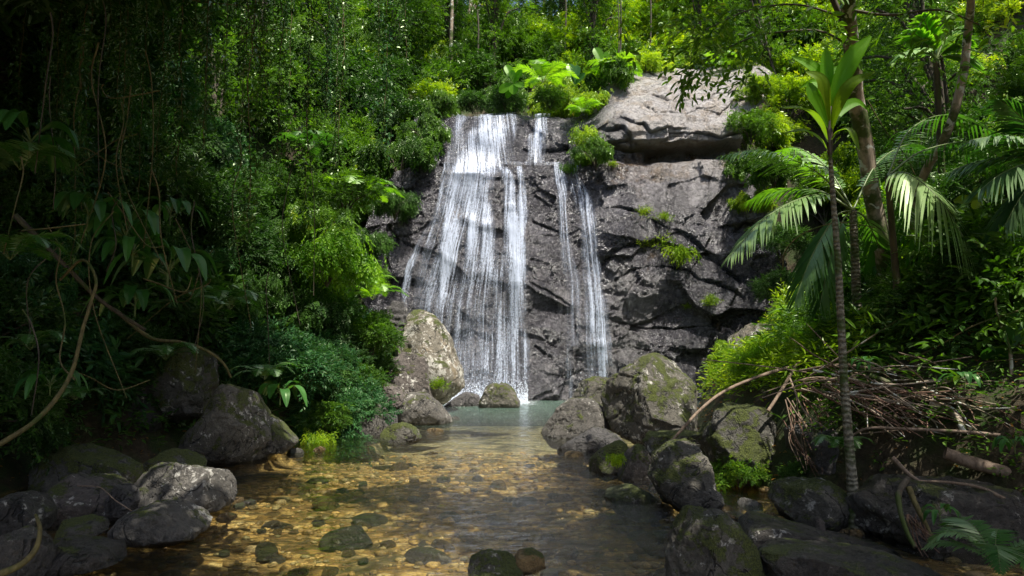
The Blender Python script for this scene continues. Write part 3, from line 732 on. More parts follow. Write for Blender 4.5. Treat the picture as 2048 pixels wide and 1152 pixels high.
# ------------------------------------------------------------------ rocks
import bmesh
_ico = {}
def ico(sub):
    if sub not in _ico:
        bm = bmesh.new(); bmesh.ops.create_icosphere(bm, subdivisions=sub, radius=1)
        V = np.array([v.co[:] for v in bm.verts]); T = np.array([[v.index for v in f.verts] for f in bm.faces]); bm.free()
        _ico[sub] = (V, T)
    return _ico[sub]
def rock_mesh(name, outline, thick, mat, seed, sub=5, facets=5, rough=1.0, bulge=0.62, strata=0.0):
    """a closed stone whose upright section is the given outline (x, z in metres about its centre)"""
    D, T = ico(sub)
    rng = np.random.default_rng(seed)
    th = np.arctan2(D[:, 2], D[:, 0]); r = np.hypot(D[:, 0], D[:, 2])
    A = np.linspace(-math.pi, math.pi, 181); R = np.zeros(181)
    n = len(outline)
    for k, a in enumerate(A):
        ca, sa = math.cos(a), math.sin(a); best = 0.02
        for i in range(n):
            x0, z0 = outline[i]; x1, z1 = outline[(i + 1) % n]
            dx, dz = x1 - x0, z1 - z0
            den = ca * dz - sa * dx
            if abs(den) < 1e-9: continue
            t = (x0 * dz - z0 * dx) / den; u = (x0 * sa - z0 * ca) / den
            if t > 0 and -1e-6 <= u <= 1 + 1e-6: best = max(best, t)
        R[k] = best
    R = (R + np.roll(R[:-1], 1)[np.arange(181) % 180] * .25 + np.roll(R[:-1], -1)[np.arange(181) % 180] * .25) / 1.5
    Rt = np.interp(th, A, R) * r ** bulge
    size = float(np.mean(R))
    P = np.stack([np.cos(th) * Rt, np.sign(D[:, 1]) * np.abs(D[:, 1]) ** 0.8 * thick, np.sin(th) * Rt], -1)
    for k in range(facets):
        nv = rng.normal(size=3); nv[1] = -abs(nv[1]) * 1.5 if k % 3 else nv[1]; nv[2] = abs(nv[2]) * .8; nv /= np.linalg.norm(nv)
        s = P @ nv; lim = s.max() * rng.uniform(.60, .82)
        P = P - np.maximum(s - lim, 0)[:, None] * nv * .96
    for k in range(facets * 2):
        nv = rng.normal(size=3); nv[1] -= .5; nv /= np.linalg.norm(nv)
        s = P @ nv; P = P - np.maximum(s - s.max() * rng.uniform(.84, .95), 0)[:, None] * nv * .95
    q = P / size; o = seed * 3.7
    nn = 0.10 * fbm(q[:, 0] * 1.2 + o, q[:, 1] * 1.2, q[:, 2] * 1.2, 3, 1) + 0.055 * rough * fbm(q[:, 0] * 4 + o, q[:, 1] * 4, q[:, 2] * 4, 3, 2)
    rid = 1 - np.abs(fbm(q[:, 0] * 2.2 + o, q[:, 1] * 2.2, q[:, 2] * 3.2, 3, 4)) * 2
    nn = nn - 0.05 * rough * np.maximum(rid - .82, 0) * 5 + 0.018 * rough * fbm(P[:, 0] * 22, P[:, 1] * 22, P[:, 2] * 22, 3, 5) / max(size, .2)
    if strata: nn = nn + strata * 0.04 * np.sin(q[:, 2] * 16 + 3 * q[:, 0] + 2 * fbm(q[:, 0] * 2, q[:, 1] * 2, q[:, 2] * 2, 2, 6))
    P = P + (P / (np.linalg.norm(P, axis=1)[:, None] + 1e-6)) * nn[:, None] * size
    return quads(name, P, T, mat, True)
def rock(label, outline, Y, thick=None, mat='rock_grey', seed=None, sub=6, group=None, cat='boulder', name='boulder', **kw):
    pts = [pt(px, py, Y) for px, py in outline]
    cx = (min(p.x for p in pts) + max(p.x for p in pts)) / 2; cz = (min(p.z for p in pts) + max(p.z for p in pts)) / 2
    o2 = [(p.x - cx, p.z - cz) for p in pts]
    w = max(p.x for p in pts) - min(p.x for p in pts)
    if thick is None: thick = w * 0.42
    seed = seed if seed is not None else len(bpy.data.objects)
    me = rock_mesh(name, o2, thick, M[mat], seed, sub, **kw)
    o = obj(name, me, None, (cx, Y, cz))
    return tag(o, label, cat, group)
# --- left side
rock('tall tan lichen-spotted boulder leaning beside the foot of the broad waterfall', [(800, 612), (825, 600), (858, 618), (885, 645), (900, 672), (912, 712), (925, 740), (926, 772), (905, 802), (872, 812), (842, 800), (815, 790), (790, 740), (785, 680), (790, 640)], 17.0, 1.0, 'rock_tan', 101, 6, facets=4)
rock('dark ridged rock behind ferns at the upper left of the tall tan boulder', [(768, 625), (785, 600), (805, 602), (822, 640), (826, 680), (806, 700), (775, 680)], 17.3, .5, 'rock_dark', 102, strata=1.5)
rock('smooth brown slab wedged between tall tan boulder and bushes', [(778, 718), (800, 700), (832, 708), (852, 718), (856, 760), (866, 800), (830, 812), (770, 795), (750, 770)], 15.9, .6, 'rock_brown', 103)
rock('grey triangular boulder with a sharp crest at the left edge of the pool', [(812, 790), (822, 773), (842, 778), (880, 806), (903, 832), (905, 852), (868, 856), (800, 856), (798, 820)], 14.3, .55, 'rock_grey', 104, facets=3, bulge=.75)
rock('long brownish rock lying behind the grey triangular boulder', [(748, 770), (765, 764), (800, 775), (818, 792), (815, 820), (770, 812), (745, 795)], 15.0, .5, 'rock_brown', 105)
rock('small round mossy boulder below the bushes on the left bank', [(722, 806), (735, 792), (760, 789), (776, 800), (779, 822), (765, 836), (730, 834)], 14.4, .35, 'rock_moss', 106)
rock('low grey rock with hanging greenery at the left waterline', [(676, 852), (700, 826), (735, 818), (765, 832), (782, 855), (775, 885), (720, 892), (672, 888)], 12.6, .55, 'rock_grey', 107)
rock('low mossy rounded stone sitting in the water in front of the left boulders', [(762, 868), (775, 850), (805, 844), (835, 857), (852, 872), (835, 888), (790, 892), (765, 886)], 11.7, .33, 'rock_moss', 108)
rock('small dark stone tucked behind the round mossy boulder', [(768, 832), (780, 818), (795, 825), (800, 850), (785, 862), (768, 855)], 14.0, .25, 'rock_dark', 109)
rock('tall pointed mossy boulder rising to a blunt tip at the left of the stream', [(458, 778), (468, 756), (484, 752), (498, 772), (514, 806), (540, 848), (550, 876), (536, 925), (470, 930), (400, 928), (362, 920), (368, 885), (400, 850), (432, 820), (446, 798)], 9.9, .75, 'rock_lichen', 110, 6, facets=2, bulge=.8)
rock('sloping mossy rock against the right flank of the pointed boulder', [(515, 830), (540, 830), (568, 858), (592, 884), (570, 905), (520, 908)], 10.1, .4, 'rock_moss', 111)
rock('big dark moss-covered boulder in deep shade under the left bank', [(262, 740), (290, 705), (340, 688), (385, 690), (414, 705), (420, 760), (410, 830), (340, 850), (270, 830)], 10.6, .9, 'rock_moss', 112)
rock('low dark rock in shade behind the pointed boulder', [(200, 790), (240, 768), (300, 780), (335, 830), (330, 880), (230, 890), (190, 850)], 10.2, .7, 'rock_dark', 113)
rock('large rounded mossy boulder at the far left by the water', [(60, 955), (68, 915), (100, 894), (150, 892), (195, 905), (235, 922), (262, 948), (255, 985), (180, 1005), (90, 1000)], 7.9, .5, 'rock_moss', 114, facets=3)
rock('bright green mossy stone against the large rounded boulder at left', [(175, 940), (200, 922), (235, 918), (268, 932), (278, 955), (262, 980), (205, 985), (178, 970)], 7.4, .3, 'rock_moss', 115)
rock('mossy stone with an orange edge behind the flat-topped boulder', [(258, 935), (290, 915), (330, 900), (360, 902), (398, 918), (400, 950), (330, 960), (265, 958)], 8.2, .4, 'rock_moss', 116)
rock('flat-topped grey boulder with a dark undercut at the left edge of the water', [(255, 975), (272, 950), (300, 930), (350, 926), (415, 928), (445, 945), (462, 980), (460, 1010), (415, 1025), (340, 1022), (270, 1015)], 6.7, .42, 'rock_grey', 117, 6, facets=5)
rock('grey stone dome in the water in front of the flat-topped boulder', [(240, 1048), (262, 1022), (300, 1007), (345, 1008), (382, 1025), (408, 1045), (400, 1072), (340, 1085), (255, 1078)], 5.9, .38, 'rock_grey', 118, facets=3)
rock('broad purple-brown boulder left of the flat-topped boulder', [(62, 1000), (85, 965), (140, 950), (195, 955), (235, 975), (262, 1000), (268, 1035), (200, 1060), (90, 1055)], 6.6, .5, 'rock_brown', 119)
rock('black wet rock at the left edge of the picture', [(-30, 1040), (-20, 1000), (20, 988), (60, 1000), (82, 1030), (75, 1068), (10, 1080)], 5.6, .35, 'rock_wet', 120)
rock('black wet rock filling the lower left corner', [(-40, 1152), (-30, 1080), (20, 1062), (60, 1080), (78, 1120), (70, 1190), (-20, 1200)], 4.7, .3, 'rock_wet', 121)
rock('low wet stone with a yellow-green patch near the left edge', [(95, 1062), (120, 1042), (160, 1036), (198, 1046), (205, 1066), (170, 1084), (105, 1084)], 5.7, .26, 'rock_moss', 122)
rock('flat mossy stone at the far left waterline', [(-25, 945), (0, 920), (38, 918), (62, 932), (60, 958), (10, 968)], 8.2, .4, 'rock_moss', 123)
rock('dark stone between the brown boulder and the flat-topped boulder', [(212, 985), (232, 970), (255, 975), (275, 1000), (270, 1030), (230, 1030)], 6.4, .25, 'rock_dark', 124)
rock('wet dark ledge stone below the left boulders', [(60, 1100), (110, 1082), (180, 1088), (235, 1100), (240, 1125), (160, 1140), (70, 1135)], 5.1, .3, 'rock_wet', 125)
# --- centre
rock('pale lichen-speckled boulder standing in the pool at the foot of the broad waterfall', [(952, 800), (962, 778), (985, 766), (1012, 766), (1028, 778), (1040, 802), (1038, 822), (960, 824)], 17.9, .5, 'rock_lichen', 130, facets=3)
rock('low wet rock where the broad waterfall lands, left of the pale boulder', [(886, 805), (905, 790), (935, 784), (958, 790), (965, 818), (890, 822)], 18.3, .5, 'rock_dark', 131)
rock('grey and mossy stone breaking the water at the bottom centre', [(925, 1152), (938, 1122), (968, 1104), (1005, 1100), (1030, 1118), (1048, 1150), (1050, 1195), (930, 1195)], 4.75, .2, 'rock_moss', 132, facets=4)
rock('ochre flat stone awash beside the bottom centre stone', [(1018, 1120), (1035, 1104), (1065, 1100), (1088, 1114), (1092, 1134), (1050, 1144), (1022, 1140)], 4.95, .15, 'rock_ochre', 133, facets=3)
# --- right side
rock('brown speckled boulder against the cliff below the narrow waterfall', [(1140, 808), (1142, 785), (1158, 765), (1185, 753), (1222, 756), (1245, 775), (1250, 812), (1200, 830), (1150, 826)], 17.0, .7, 'rock_lichen', 140, facets=3)
rock('rounded olive-brown boulder at the right edge of the pool', [(1083, 868), (1098, 842), (1115, 818), (1140, 800), (1180, 797), (1205, 812), (1222, 850), (1225, 885), (1160, 895), (1100, 892)], 12.4, .8, 'rock_grey', 141, 6, facets=3)
rock('smooth dark low rock in front of the olive-brown boulder', [(1112, 888), (1145, 872), (1185, 856), (1218, 856), (1238, 872), (1262, 895), (1258, 916), (1180, 914), (1115, 908)], 10.8, .5, 'rock_dark', 142, facets=4)
rock('small pale speckled stone between the olive-brown boulder and the largest boulder', [(1192, 850), (1196, 822), (1212, 816), (1224, 835), (1226, 870), (1208, 876)], 12.3, .25, 'rock_lichen', 143)
rock('largest boulder, lichen-speckled with a mossy right face, overlooking the pool', [(1206, 800), (1218, 762), (1250, 728), (1290, 709), (1342, 706), (1368, 716), (1384, 752), (1396, 785), (1392, 815), (1388, 860), (1340, 888), (1262, 885), (1228, 862), (1210, 828)], 11.6, .95, 'rock_lichen', 1440, 6, facets=6)
rock('mossy angular block at the right waterline', [(1174, 920), (1180, 905), (1215, 892), (1245, 881), (1262, 888), (1268, 925), (1255, 952), (1205, 958), (1176, 948)], 8.9, .35, 'rock_moss', 145, facets=6)
rock('reddish pointed stone right of the mossy angular block', [(1238, 935), (1252, 905), (1272, 886), (1292, 892), (1302, 920), (1306, 960), (1270, 972), (1236, 960)], 8.5, .3, 'rock_brown', 146, facets=5)
rock('flat mossy slab under the fallen branch', [(1278, 885), (1284, 866), (1340, 862), (1398, 860), (1405, 885), (1390, 925), (1310, 925), (1284, 905)], 9.2, .5, 'rock_moss', 147, facets=6)
rock('grey squarish boulder with pale lichen spots in front at right', [(1306, 930), (1312, 910), (1345, 885), (1385, 880), (1408, 895), (1418, 930), (1428, 975), (1432, 1012), (1380, 1022), (1330, 1010), (1318, 985), (1300, 950)], 7.2, .42, 'rock_lichen', 148, 6, facets=3, bulge=.5)
rock('big overhanging boulder draped in dark moss with a pale left shoulder', [(1395, 845), (1405, 822), (1440, 810), (1490, 808), (1530, 818), (1558, 840), (1572, 868), (1562, 905), (1540, 925), (1530, 975), (1460, 985), (1420, 960), (1412, 905), (1400, 875)], 8.5, .75, 'rock_moss', 149, 6, facets=4)
rock('low rock in front of the squarish grey boulder at the waterline', [(1350, 1000), (1375, 985), (1415, 972), (1440, 985), (1442, 1010), (1400, 1018), (1355, 1016)], 6.9, .25, 'rock_grey', 150)
rock('round green mossy boulder at the water edge beneath the palm sapling', [(1548, 1000), (1562, 970), (1600, 960), (1650, 960), (1682, 978), (1702, 1010), (1694, 1045), (1640, 1058), (1580, 1045)], 6.5, .4, 'rock_moss', 151, 6, facets=2)
rock('brown wet boulder with an ochre stain at the bottom right of the stream', [(1332, 1080), (1340, 1040), (1365, 1020), (1410, 1016), (1450, 1026), (1480, 1055), (1505, 1100), (1530, 1160), (1520, 1230), (1350, 1230), (1336, 1140)], 4.7, .32, 'rock_lichen', 152, 6, facets=4)
rock('tan rock half buried in bright greenery at the right bank', [(1455, 700), (1470, 665), (1500, 645), (1540, 650), (1570, 690), (1560, 760), (1500, 790), (1460, 760)], 13.0, .8, 'rock_tan', 153)
rock('pale pinkish rock among dead branches at the right', [(1960, 868), (1965, 845), (1985, 830), (2008, 842), (2022, 862), (2010, 880), (1975, 884)], 6.6, .18, 'rock_pink', 154)
rock('small upright stone in the stream below the round mossy boulder', [(1624, 1052), (1628, 1036), (1638, 1032), (1648, 1044), (1650, 1062), (1630, 1064)], 5.8, .05, 'rock_brown', 155)
rock('mossy stone awash in front of the reddish pointed stone', [(1205, 985), (1225, 972), (1275, 975), (1320, 1000), (1322, 1030), (1260, 1034), (1215, 1015)], 7.4, .5, 'rock_moss', 156, bulge=.8)
# bedrock ledges the stream slides over at the lower right
rock('upper step of the wet bedrock ledge below the round mossy boulder', [(1440, 1045), (1520, 1038), (1620, 1060), (1720, 1090), (1800, 1105), (1850, 1135), (1700, 1150), (1540, 1130), (1450, 1080)], 5.45, .55, 'rock_wet', 160, 6, facets=3, strata=1, cat='rock ledge', name='rock_ledge')
rock('lowest step of the wet bedrock ledge in the lower right corner', [(1500, 1110), (1600, 1095), (1760, 1110), (1880, 1150), (1980, 1180), (1900, 1240), (1640, 1230), (1520, 1180)], 4.5, .55, 'rock_wet', 161, 6, facets=3, strata=1, cat='rock ledge', name='rock_ledge')
rock('dark shelf of bedrock under the tangle of dead branches at right', [(1700, 985), (1800, 960), (1960, 965), (2100, 990), (2120, 1090), (1950, 1140), (1800, 1110), (1720, 1060)], 5.9, .6, 'rock_wet', 162, 6, facets=4, strata=1, cat='rock ledge', name='rock_ledge')
rock('brown layered ledge behind the dead branches at the right edge', [(1880, 900), (1960, 880), (2080, 900), (2120, 960), (2050, 1000), (1920, 980)], 6.6, .5, 'rock_brown', 163, strata=2, cat='rock ledge', name='rock_ledge')
rock('grey rock face shaded under the creepers at the right bank', [(1580, 860), (1660, 830), (1760, 860), (1800, 930), (1760, 990), (1640, 985), (1590, 940)], 7.6, .6, 'rock_dark', 164)
# submerged stones of the stream bed
sub_meshes = []
for k in range(6):
    a = np.linspace(0, 2 * math.pi, 9)[:-1]; rr = 1 + .22 * np.sin(a * 2 + k) + RNG.uniform(-.12, .12, 8)
    sub_meshes.append(rock_mesh('submerged_stone', [(math.cos(t) * q, math.sin(t) * q * .42) for t, q in zip(a, rr)], RNG.uniform(.6, .9),
                      M[['rock_ochre', 'rock_moss', 'rock_brown', 'rock_ochre', 'rock_grey', 'rock_ochre'][k]], 200 + k, 4, facets=3, rough=.6))
cnt = 0
for k in range(900):
    y = RNG.uniform(4.2, 12.5); x = RNG.uniform(-3.2, 3.0); s = RNG.choice([.07, .1, .14, .2, .3], p=[.36, .34, .18, .08, .04])
    zb = float(ground_h(x, y))
    if zb > -.10 or cnt >= 120: continue
    if RNG.random() < (y - 4) / 12: continue
    o = obj('submerged_stone', sub_meshes[k % 6], None, (x, y, min(zb + s * .2, -.03 - s * .42)), (RNG.uniform(-.2, .2), RNG.uniform(-.2, .2), RNG.uniform(0, 6.28)), s)
    tag(o, 'rounded stone lying under the clear water on the stream bed', 'submerged stone', 'submerged stones of the stream bed'); cnt += 1
# small stones along the left and right waterline
for k, (px, py, s) in enumerate([(470, 1000, .06), (480, 1010, .05), (500, 1003, .05), (455, 1032, .07), (590, 905, .10), (640, 898, .08), (1150, 912, .12), (1230, 925, .08), (1310, 975, .07),
                                 (1445, 1015, .08), (1500, 1008, .10), (1540, 1035, .08), (20, 975, .12), (230, 1090, .07), (60, 1075, .09), (870, 862, .12), (910, 838, .1), (1460, 1040, .09), (1700, 1065, .08)]):
    Y = water_y(py); p = pt(px, py, Y)
    o = obj('pebble', sub_meshes[k % 6], None, (p.x, Y, -.01), (0, 0, k * 1.3), s * 1.5)
    tag(o, 'small wet stone breaking the surface at the edge of the stream', 'small stone', 'small stones at the waterline')

# loose gravel over the stream bed, too much to count
def gravel(n, seed):
    rng = np.random.default_rng(seed); D, T = ico(2)
    x = rng.uniform(-3.4, 4.2, n); y = rng.uniform(3.9, 13.5, n) ; z = ground_h(x, y)
    k = (z < .02) & (rng.random(n) < 1.25 - y / 16); x, y, z = x[k], y[k], z[k]; m = len(x)
    s = rng.choice([.018, .028, .045, .07], m, p=[.35, .35, .22, .08])
    sc = rng.uniform(.6, 1.2, (m, 3)) * (1, 1, .55); a = rng.uniform(0, 6.28, m)
    V = D[None] * (1 + .2 * rng.normal(size=(m, len(D), 1)) * .5) * (sc * s[:, None])[:, None]
    ca, sa = np.cos(a)[:, None], np.sin(a)[:, None]
    V = np.stack([V[..., 0] * ca - V[..., 1] * sa + x[:, None], V[..., 0] * sa + V[..., 1] * ca + y[:, None], V[..., 2] + z[:, None] + .2 * s[:, None]], -1)
    Q = (T[None] + (np.arange(m) * len(D))[:, None, None]).reshape(-1, 3)
    me = quads('gravel', V.reshape(-1, 3), Q, M['gravel'], True, np.repeat(rng.random(m), len(D)))
    tag(obj('gravel', me), 'brown and ochre gravel covering the stream bed', 'gravel', None, 'stuff')
m, nt, out = new_mat('gravel'); n = N(nt); c = n.pos()
gc = n.ramp(n.attr('tone'), [(0.0, (0.12, 0.085, 0.035)), (0.35, (0.36, 0.23, 0.075)), (0.6, (0.58, 0.38, 0.13)), (0.8, (0.22, 0.19, 0.09)), (1.0, (0.68, 0.50, 0.25))])
n.link(n.bsdf(n.mix(n.step(n.noise(c, 60, 4), .4, .65), gc, n.mix(.6, gc, (.03, .025, .012))), .6, n.bump(n.noise(c, 80, 3), .5, .01), .4).outputs[0], out.inputs[0]); M['gravel'] = m
gravel(6500, 5)
# ------------------------------------------------------------------ plant shapes
def nrm(v): return v / (np.linalg.norm(v, axis=-1, keepdims=True) + 1e-9)
def leaf_quads(P, D, Nn, L, W, droop=0.12, fold=0.18):
    D = nrm(D); S = nrm(np.cross(D, Nn)); Nn = np.cross(S, D)
    L = np.asarray(L)[:, None]; W = np.asarray(W)[:, None]
    v = [P,
         P + D * L * .30 + S * W * .46 + Nn * W * fold,
         P + D * L * .70 + S * W * .36 + Nn * (W * fold - L * droop * .4),
         P + D * L - Nn * L * droop,
         P + D * L * .70 - S * W * .36 + Nn * (W * fold - L * droop * .4),
         P + D * L * .30 - S * W * .46 + Nn * W * fold]
    V = np.stack(v, 1).reshape(-1, 3)
    b = np.arange(len(P))[:, None] * 6
    Q = np.concatenate([b + np.array([[0, 1, 2, 3]]), b + np.array([[0, 3, 4, 5]])], 0)
    return V, Q
def sprigs(rng, B, T, k, L, W, spread=.9, span=2.2, droop=.15, tvar=.25, base_tone=.5):
    """twigs at B heading T, each with k alternate leaves"""
    n = len(B); T = nrm(T)
    up = np.array([0, 0, 1.0]) + rng.normal(0, .25, (n, 3))
    S = nrm(np.cross(T, up)); Up = np.cross(S, T)
    out = []
    s = rng.uniform(.75, 1.25, n)
    tw = np.clip(base_tone + rng.normal(0, tvar, n), 0, 1)
    Ps, Ds, Ns, Ls, Ws, Ts = [], [], [], [], [], []
    for i in range(k):
        u = (i + .5) / k
        side = 1 if i % 2 else -1
        if i == k - 1: side = 0
        Ps.append(B + T * (u * span * L * s)[:, None] - np.array([0, 0, 1]) * (u * u * droop * span * L * s)[:, None])
        Ds.append(T * .65 + S * side * spread + rng.normal(0, .22, (n, 3)) - np.array([0, 0, .15]))
        Ns.append(Up + rng.normal(0, .3, (n, 3)))
        ll = L * s * rng.uniform(.7, 1.15, n); Ls.append(ll); Ws.append(ll * W * rng.uniform(.8, 1.2, n)); Ts.append(np.clip(tw + rng.normal(0, .1, n), 0, 1))
    P, D, Nn, LL, WW, TT = [np.concatenate(a) for a in (Ps, Ds, Ns, Ls, Ws, Ts)]
    V, Q = leaf_quads(P, D, Nn, LL, WW)
    return V, Q, np.repeat(TT, 6)
def blob_points(rng, lobes, n, hemi=.25, shell=.62):
    c = np.array([l[:3] for l in lobes]); r = np.array([l[3] for l in lobes])
    pk = rng.choice(len(lobes), n * 2, p=r ** 2 / (r ** 2).sum())
    d = nrm(rng.normal(size=(n * 2, 3)))
    keep = (d[:, 2] > -hemi) | (rng.random(n * 2) < .35)
    pk, d = pk[keep][:n], d[keep][:n]
    rad = r[pk] * (shell + (1.06 - shell) * rng.random(len(pk)) ** .6)
    return c[pk] + d * rad[:, None] * np.array([1, 1, .9]), d, pk
def shrub_geo(seed, twigs, L, W, k=7, mode='round', nl=17, flat=.85):
    rng = np.random.default_rng(seed)
    lobes = []
    for i in range(nl):
        a = rng.uniform(0, 6.28); q = rng.random() ** .6 * .85; h = rng.uniform(.05, 1.0) * (1 - .4 * q)
        lobes.append((math.cos(a) * q, math.sin(a) * q, h * flat, rng.uniform(.14, .40) * (1.15 - .4 * q)))
    B, d, pk = blob_points(rng, lobes, int(twigs * 1.35), shell=.45)
    hole = fbm(B[:, 0] * 3.2 + seed * 5, B[:, 1] * 3.2, B[:, 2] * 3.2, 3, seed)
    keep = hole > -.22; B, d, pk = B[keep], d[keep], pk[keep]
    stray = rng.random(len(B)) < .10; B = B + d * (stray * rng.uniform(.05, .30, len(B)))[:, None]
    lt = rng.normal(0, .16, nl)
    if mode == 'hang': T = d * .45 + np.array([0, 0, -1.0]) + rng.normal(0, .22, d.shape)
    elif mode == 'up': T = d * .5 + np.array([0, 0, .8]) + rng.normal(0, .35, d.shape)
    else: T = d + np.array([0, 0, -.1]) + rng.normal(0, .45, d.shape)
    V, Q, tone = sprigs(rng, B, T, k, L, W, base_tone=.5)
    tone = np.clip(tone + np.tile(np.repeat(lt[pk], 6), k), 0, 1)
    return V, Q, tone, lobes
SHAPES = {
    'round': dict(seed=1, twigs=1100, L=.105, W=.42), 'round2': dict(seed=2, twigs=1300, L=.09, W=.45),
    'fine': dict(seed=3, twigs=2300, L=.058, W=.45), 'fine2': dict(seed=9, twigs=1900, L=.065, W=.34, k=10),
    'hang': dict(seed=4, twigs=1500, L=.078, W=.42, mode='hang', k=9), 'hang2': dict(seed=5, twigs=1200, L=.098, W=.42, mode='hang', k=8),
    'tuft': dict(seed=8, twigs=80, L=.36, W=.22, mode='up', k=5), 'tuft_hang': dict(seed=12, twigs=130, L=.26, W=.35, mode='hang', k=6),
    'big': dict(seed=6, twigs=330, L=.20, W=.38, k=5), 'up': dict(seed=7, twigs=900, L=.15, W=.17, mode='up', k=6),
}
_fol = {}; _stem = {}
def foliage_mesh(shape, mat):
    if (shape, mat) not in _fol:
        V, Q, tone, lobes = shrub_geo(**SHAPES[shape])
        _fol[(shape, mat)] = quads('foliage', V, Q, M[mat], False, tone)
    return _fol[(shape, mat)]
def stem_mesh(shape):
    if shape not in _stem:
        lobes = shrub_geo(**{**SHAPES[shape], 'twigs': 2})[3]; g = Geo()
        for i, l in enumerate(lobes[:7]):
            p = smooth_path([(0, 0, -.35), (l[0] * .35 + .03, l[1] * .35, l[2] * .4), (l[0], l[1], l[2])], 7)
            V, Q = tube(p, [.028, .010], 5); g.add(V, Q)
        _stem[shape] = g.mesh('stem', M['bark_dark'], True)
    return _stem[shape]
NSH = 0
def shrub(loc, r, shape, mat, label, cat='shrub', name='shrub', group=None, tilt=(0, 0), squash=1.0, stems=True):
    global NSH; NSH += 1
    t = thing(name, label, cat, loc, (tilt[0], tilt[1], RNG.uniform(0, 6.28)), group, (r, r, r * squash))
    obj('foliage', foliage_mesh(shape, mat), t)
    if stems: obj('stem', stem_mesh(shape), t)
    return t

def frond_geo(g, path, n, leaf_len, width=.045, angle=55, droop=.5, tone=.5, tip_short=.25, base_bare=.12, up=(0, 0, 1), rw=.012, rng=None, segs=3, both=True, lift=0.0):
    """a pinnate frond along a path: rachis goes to g[1], leaflets to g[0]"""
    rng = rng or np.random.default_rng(5)
    P = smooth_path(path, 24); Lt = np.concatenate([[0], np.cumsum(np.linalg.norm(np.diff(P, axis=0), axis=1))]); Lt /= Lt[-1]
    V, Q = tube(P, [rw, rw * .25], 5); g[1].add(V, Q)
    ts = base_bare + (1 - base_bare) * (np.arange(n) + .5) / n
    C_ = np.stack([np.interp(ts, Lt, P[:, k]) for k in range(3)], -1)
    T = np.gradient(P, axis=0); T = nrm(np.stack([np.interp(ts, Lt, T[:, k]) for k in range(3)], -1))
    up = np.array(up, float)
    S = nrm(np.cross(T, up)); U = np.cross(S, T)
    prof = np.minimum(1, .45 + 2.2 * (ts - base_bare)) * (1 - (1 - tip_short) * np.clip((ts - .45) / .55, 0, 1) ** 1.6)
    a = math.radians(angle) * (1 - .45 * ts)
    for sd in (1, -1):
        D = T * np.cos(a)[:, None] + S * sd * np.sin(a)[:, None] + U * lift + rng.normal(0, .05, T.shape)
        D = nrm(D); L = leaf_len * prof * rng.uniform(.9, 1.08, n); W = width * (.6 + .4 * prof)
        rows = []
        for q in range(segs + 1):
            u = q / segs
            c = C_ + D * (u * L)[:, None] - np.array([0, 0, 1]) * (droop * u * u * L)[:, None]
            wv = nrm(np.cross(D, np.cross(T, D) * 1.0))  # across the leaflet
            wv = nrm(T - D * np.sum(T * D, -1, keepdims=True))
            w = W * (.55, 1.0, .75, .06)[min(q, 3)] if segs == 3 else W * (1 - u * .95)
            rows += [c + wv * w[:, None] * .5, c - wv * w[:, None] * .5]
        R = np.stack(rows, 1); m = R.shape[1]
        b = np.arange(n)[:, None] * m
        Q = np.concatenate([b + np.array([[2 * q, 2 * q + 1, 2 * q + 3, 2 * q + 2]]) for q in range(segs)], 0)
        tn = np.clip(tone + rng.normal(0, .12, n), 0, 1)
        g[0].add(R.reshape(-1, 3), Q, np.repeat(tn, m))
def frond(parent, path, mat='palm', name='frond', label=None, **kw):
    """frond = leaflets mesh with its rachis as sub-part; path in the parent's space"""
    g = (Geo(), Geo()); frond_geo(g, path, **kw)
    f = obj(name, g[0].mesh(name, M[mat]), parent); obj('rachis', g[1].mesh('rachis', M['stalk'], True), f)
    if label: f['label'] = label
    return f
def copy_tree(o, parent=None):
    c = o.copy(); C.objects.link(c); c.parent = parent
    for ch in o.children: copy_tree(ch, c)
    return c

# fern prototypes (origin at the root)
def make_fern(seed, nf, L, mat, label, group, wide=.35):
    rng = np.random.default_rng(seed)
    t = thing('fern', label, 'fern', group=group)
    for i in range(nf):
        a = i * 2.4 + rng.uniform(-.3, .3); l = L * rng.uniform(.75, 1.1); e = rng.uniform(.5, 1.0)
        d = np.array([math.cos(a), math.sin(a), 0])
        frond(t, [(0, 0, 0), d * l * .3 + (0, 0, l * .42 * e), d * l * .7 + (0, 0, l * .5 * e), d * l + (0, 0, l * .22 * e)], mat, n=22, leaf_len=l * wide, width=l * .05, angle=78, droop=.12, tip_short=.08, base_bare=.15, rw=.006, rng=rng)
    return t
# broad leaf blade
def blade_mesh(path, width, mat, tone=.5, segs=12, fold=.25, pleats=0, up=(0, 0, 1), name='leaf', cross_n=4, tip=1.0):
    P = smooth_path(path, segs + 1); T = nrm(np.gradient(P, axis=0)); S = nrm(np.cross(T, np.array(up, float))); U = np.cross(S, T)
    u = np.linspace(0, 1, segs + 1); w = width * np.sin(np.pi * np.clip(u * .95 + .03, 0, 1) ** 1.25) ** .85 * .5
    cols = []
    for c in np.linspace(-1, 1, 2 * cross_n + 1):
        z = abs(c) * fold + (0.05 * math.cos(c * math.pi * 4 * max(pleats, 0)) if pleats else 0)
        cols.append(P + S * (w * c)[:, None] + U * (w * z)[:, None])
    R = np.stack(cols, 1); m = R.shape[1]
    i = np.arange(segs)[:, None] * m; j = np.arange(m - 1)[None, :]
    Q = np.stack([i + j, i + j + 1, i + m + j + 1, i + m + j], -1).reshape(-1, 4)
    return quads(name, R.reshape(-1, 3), Q, M[mat], True, np.full(R.shape[0] * m, tone))
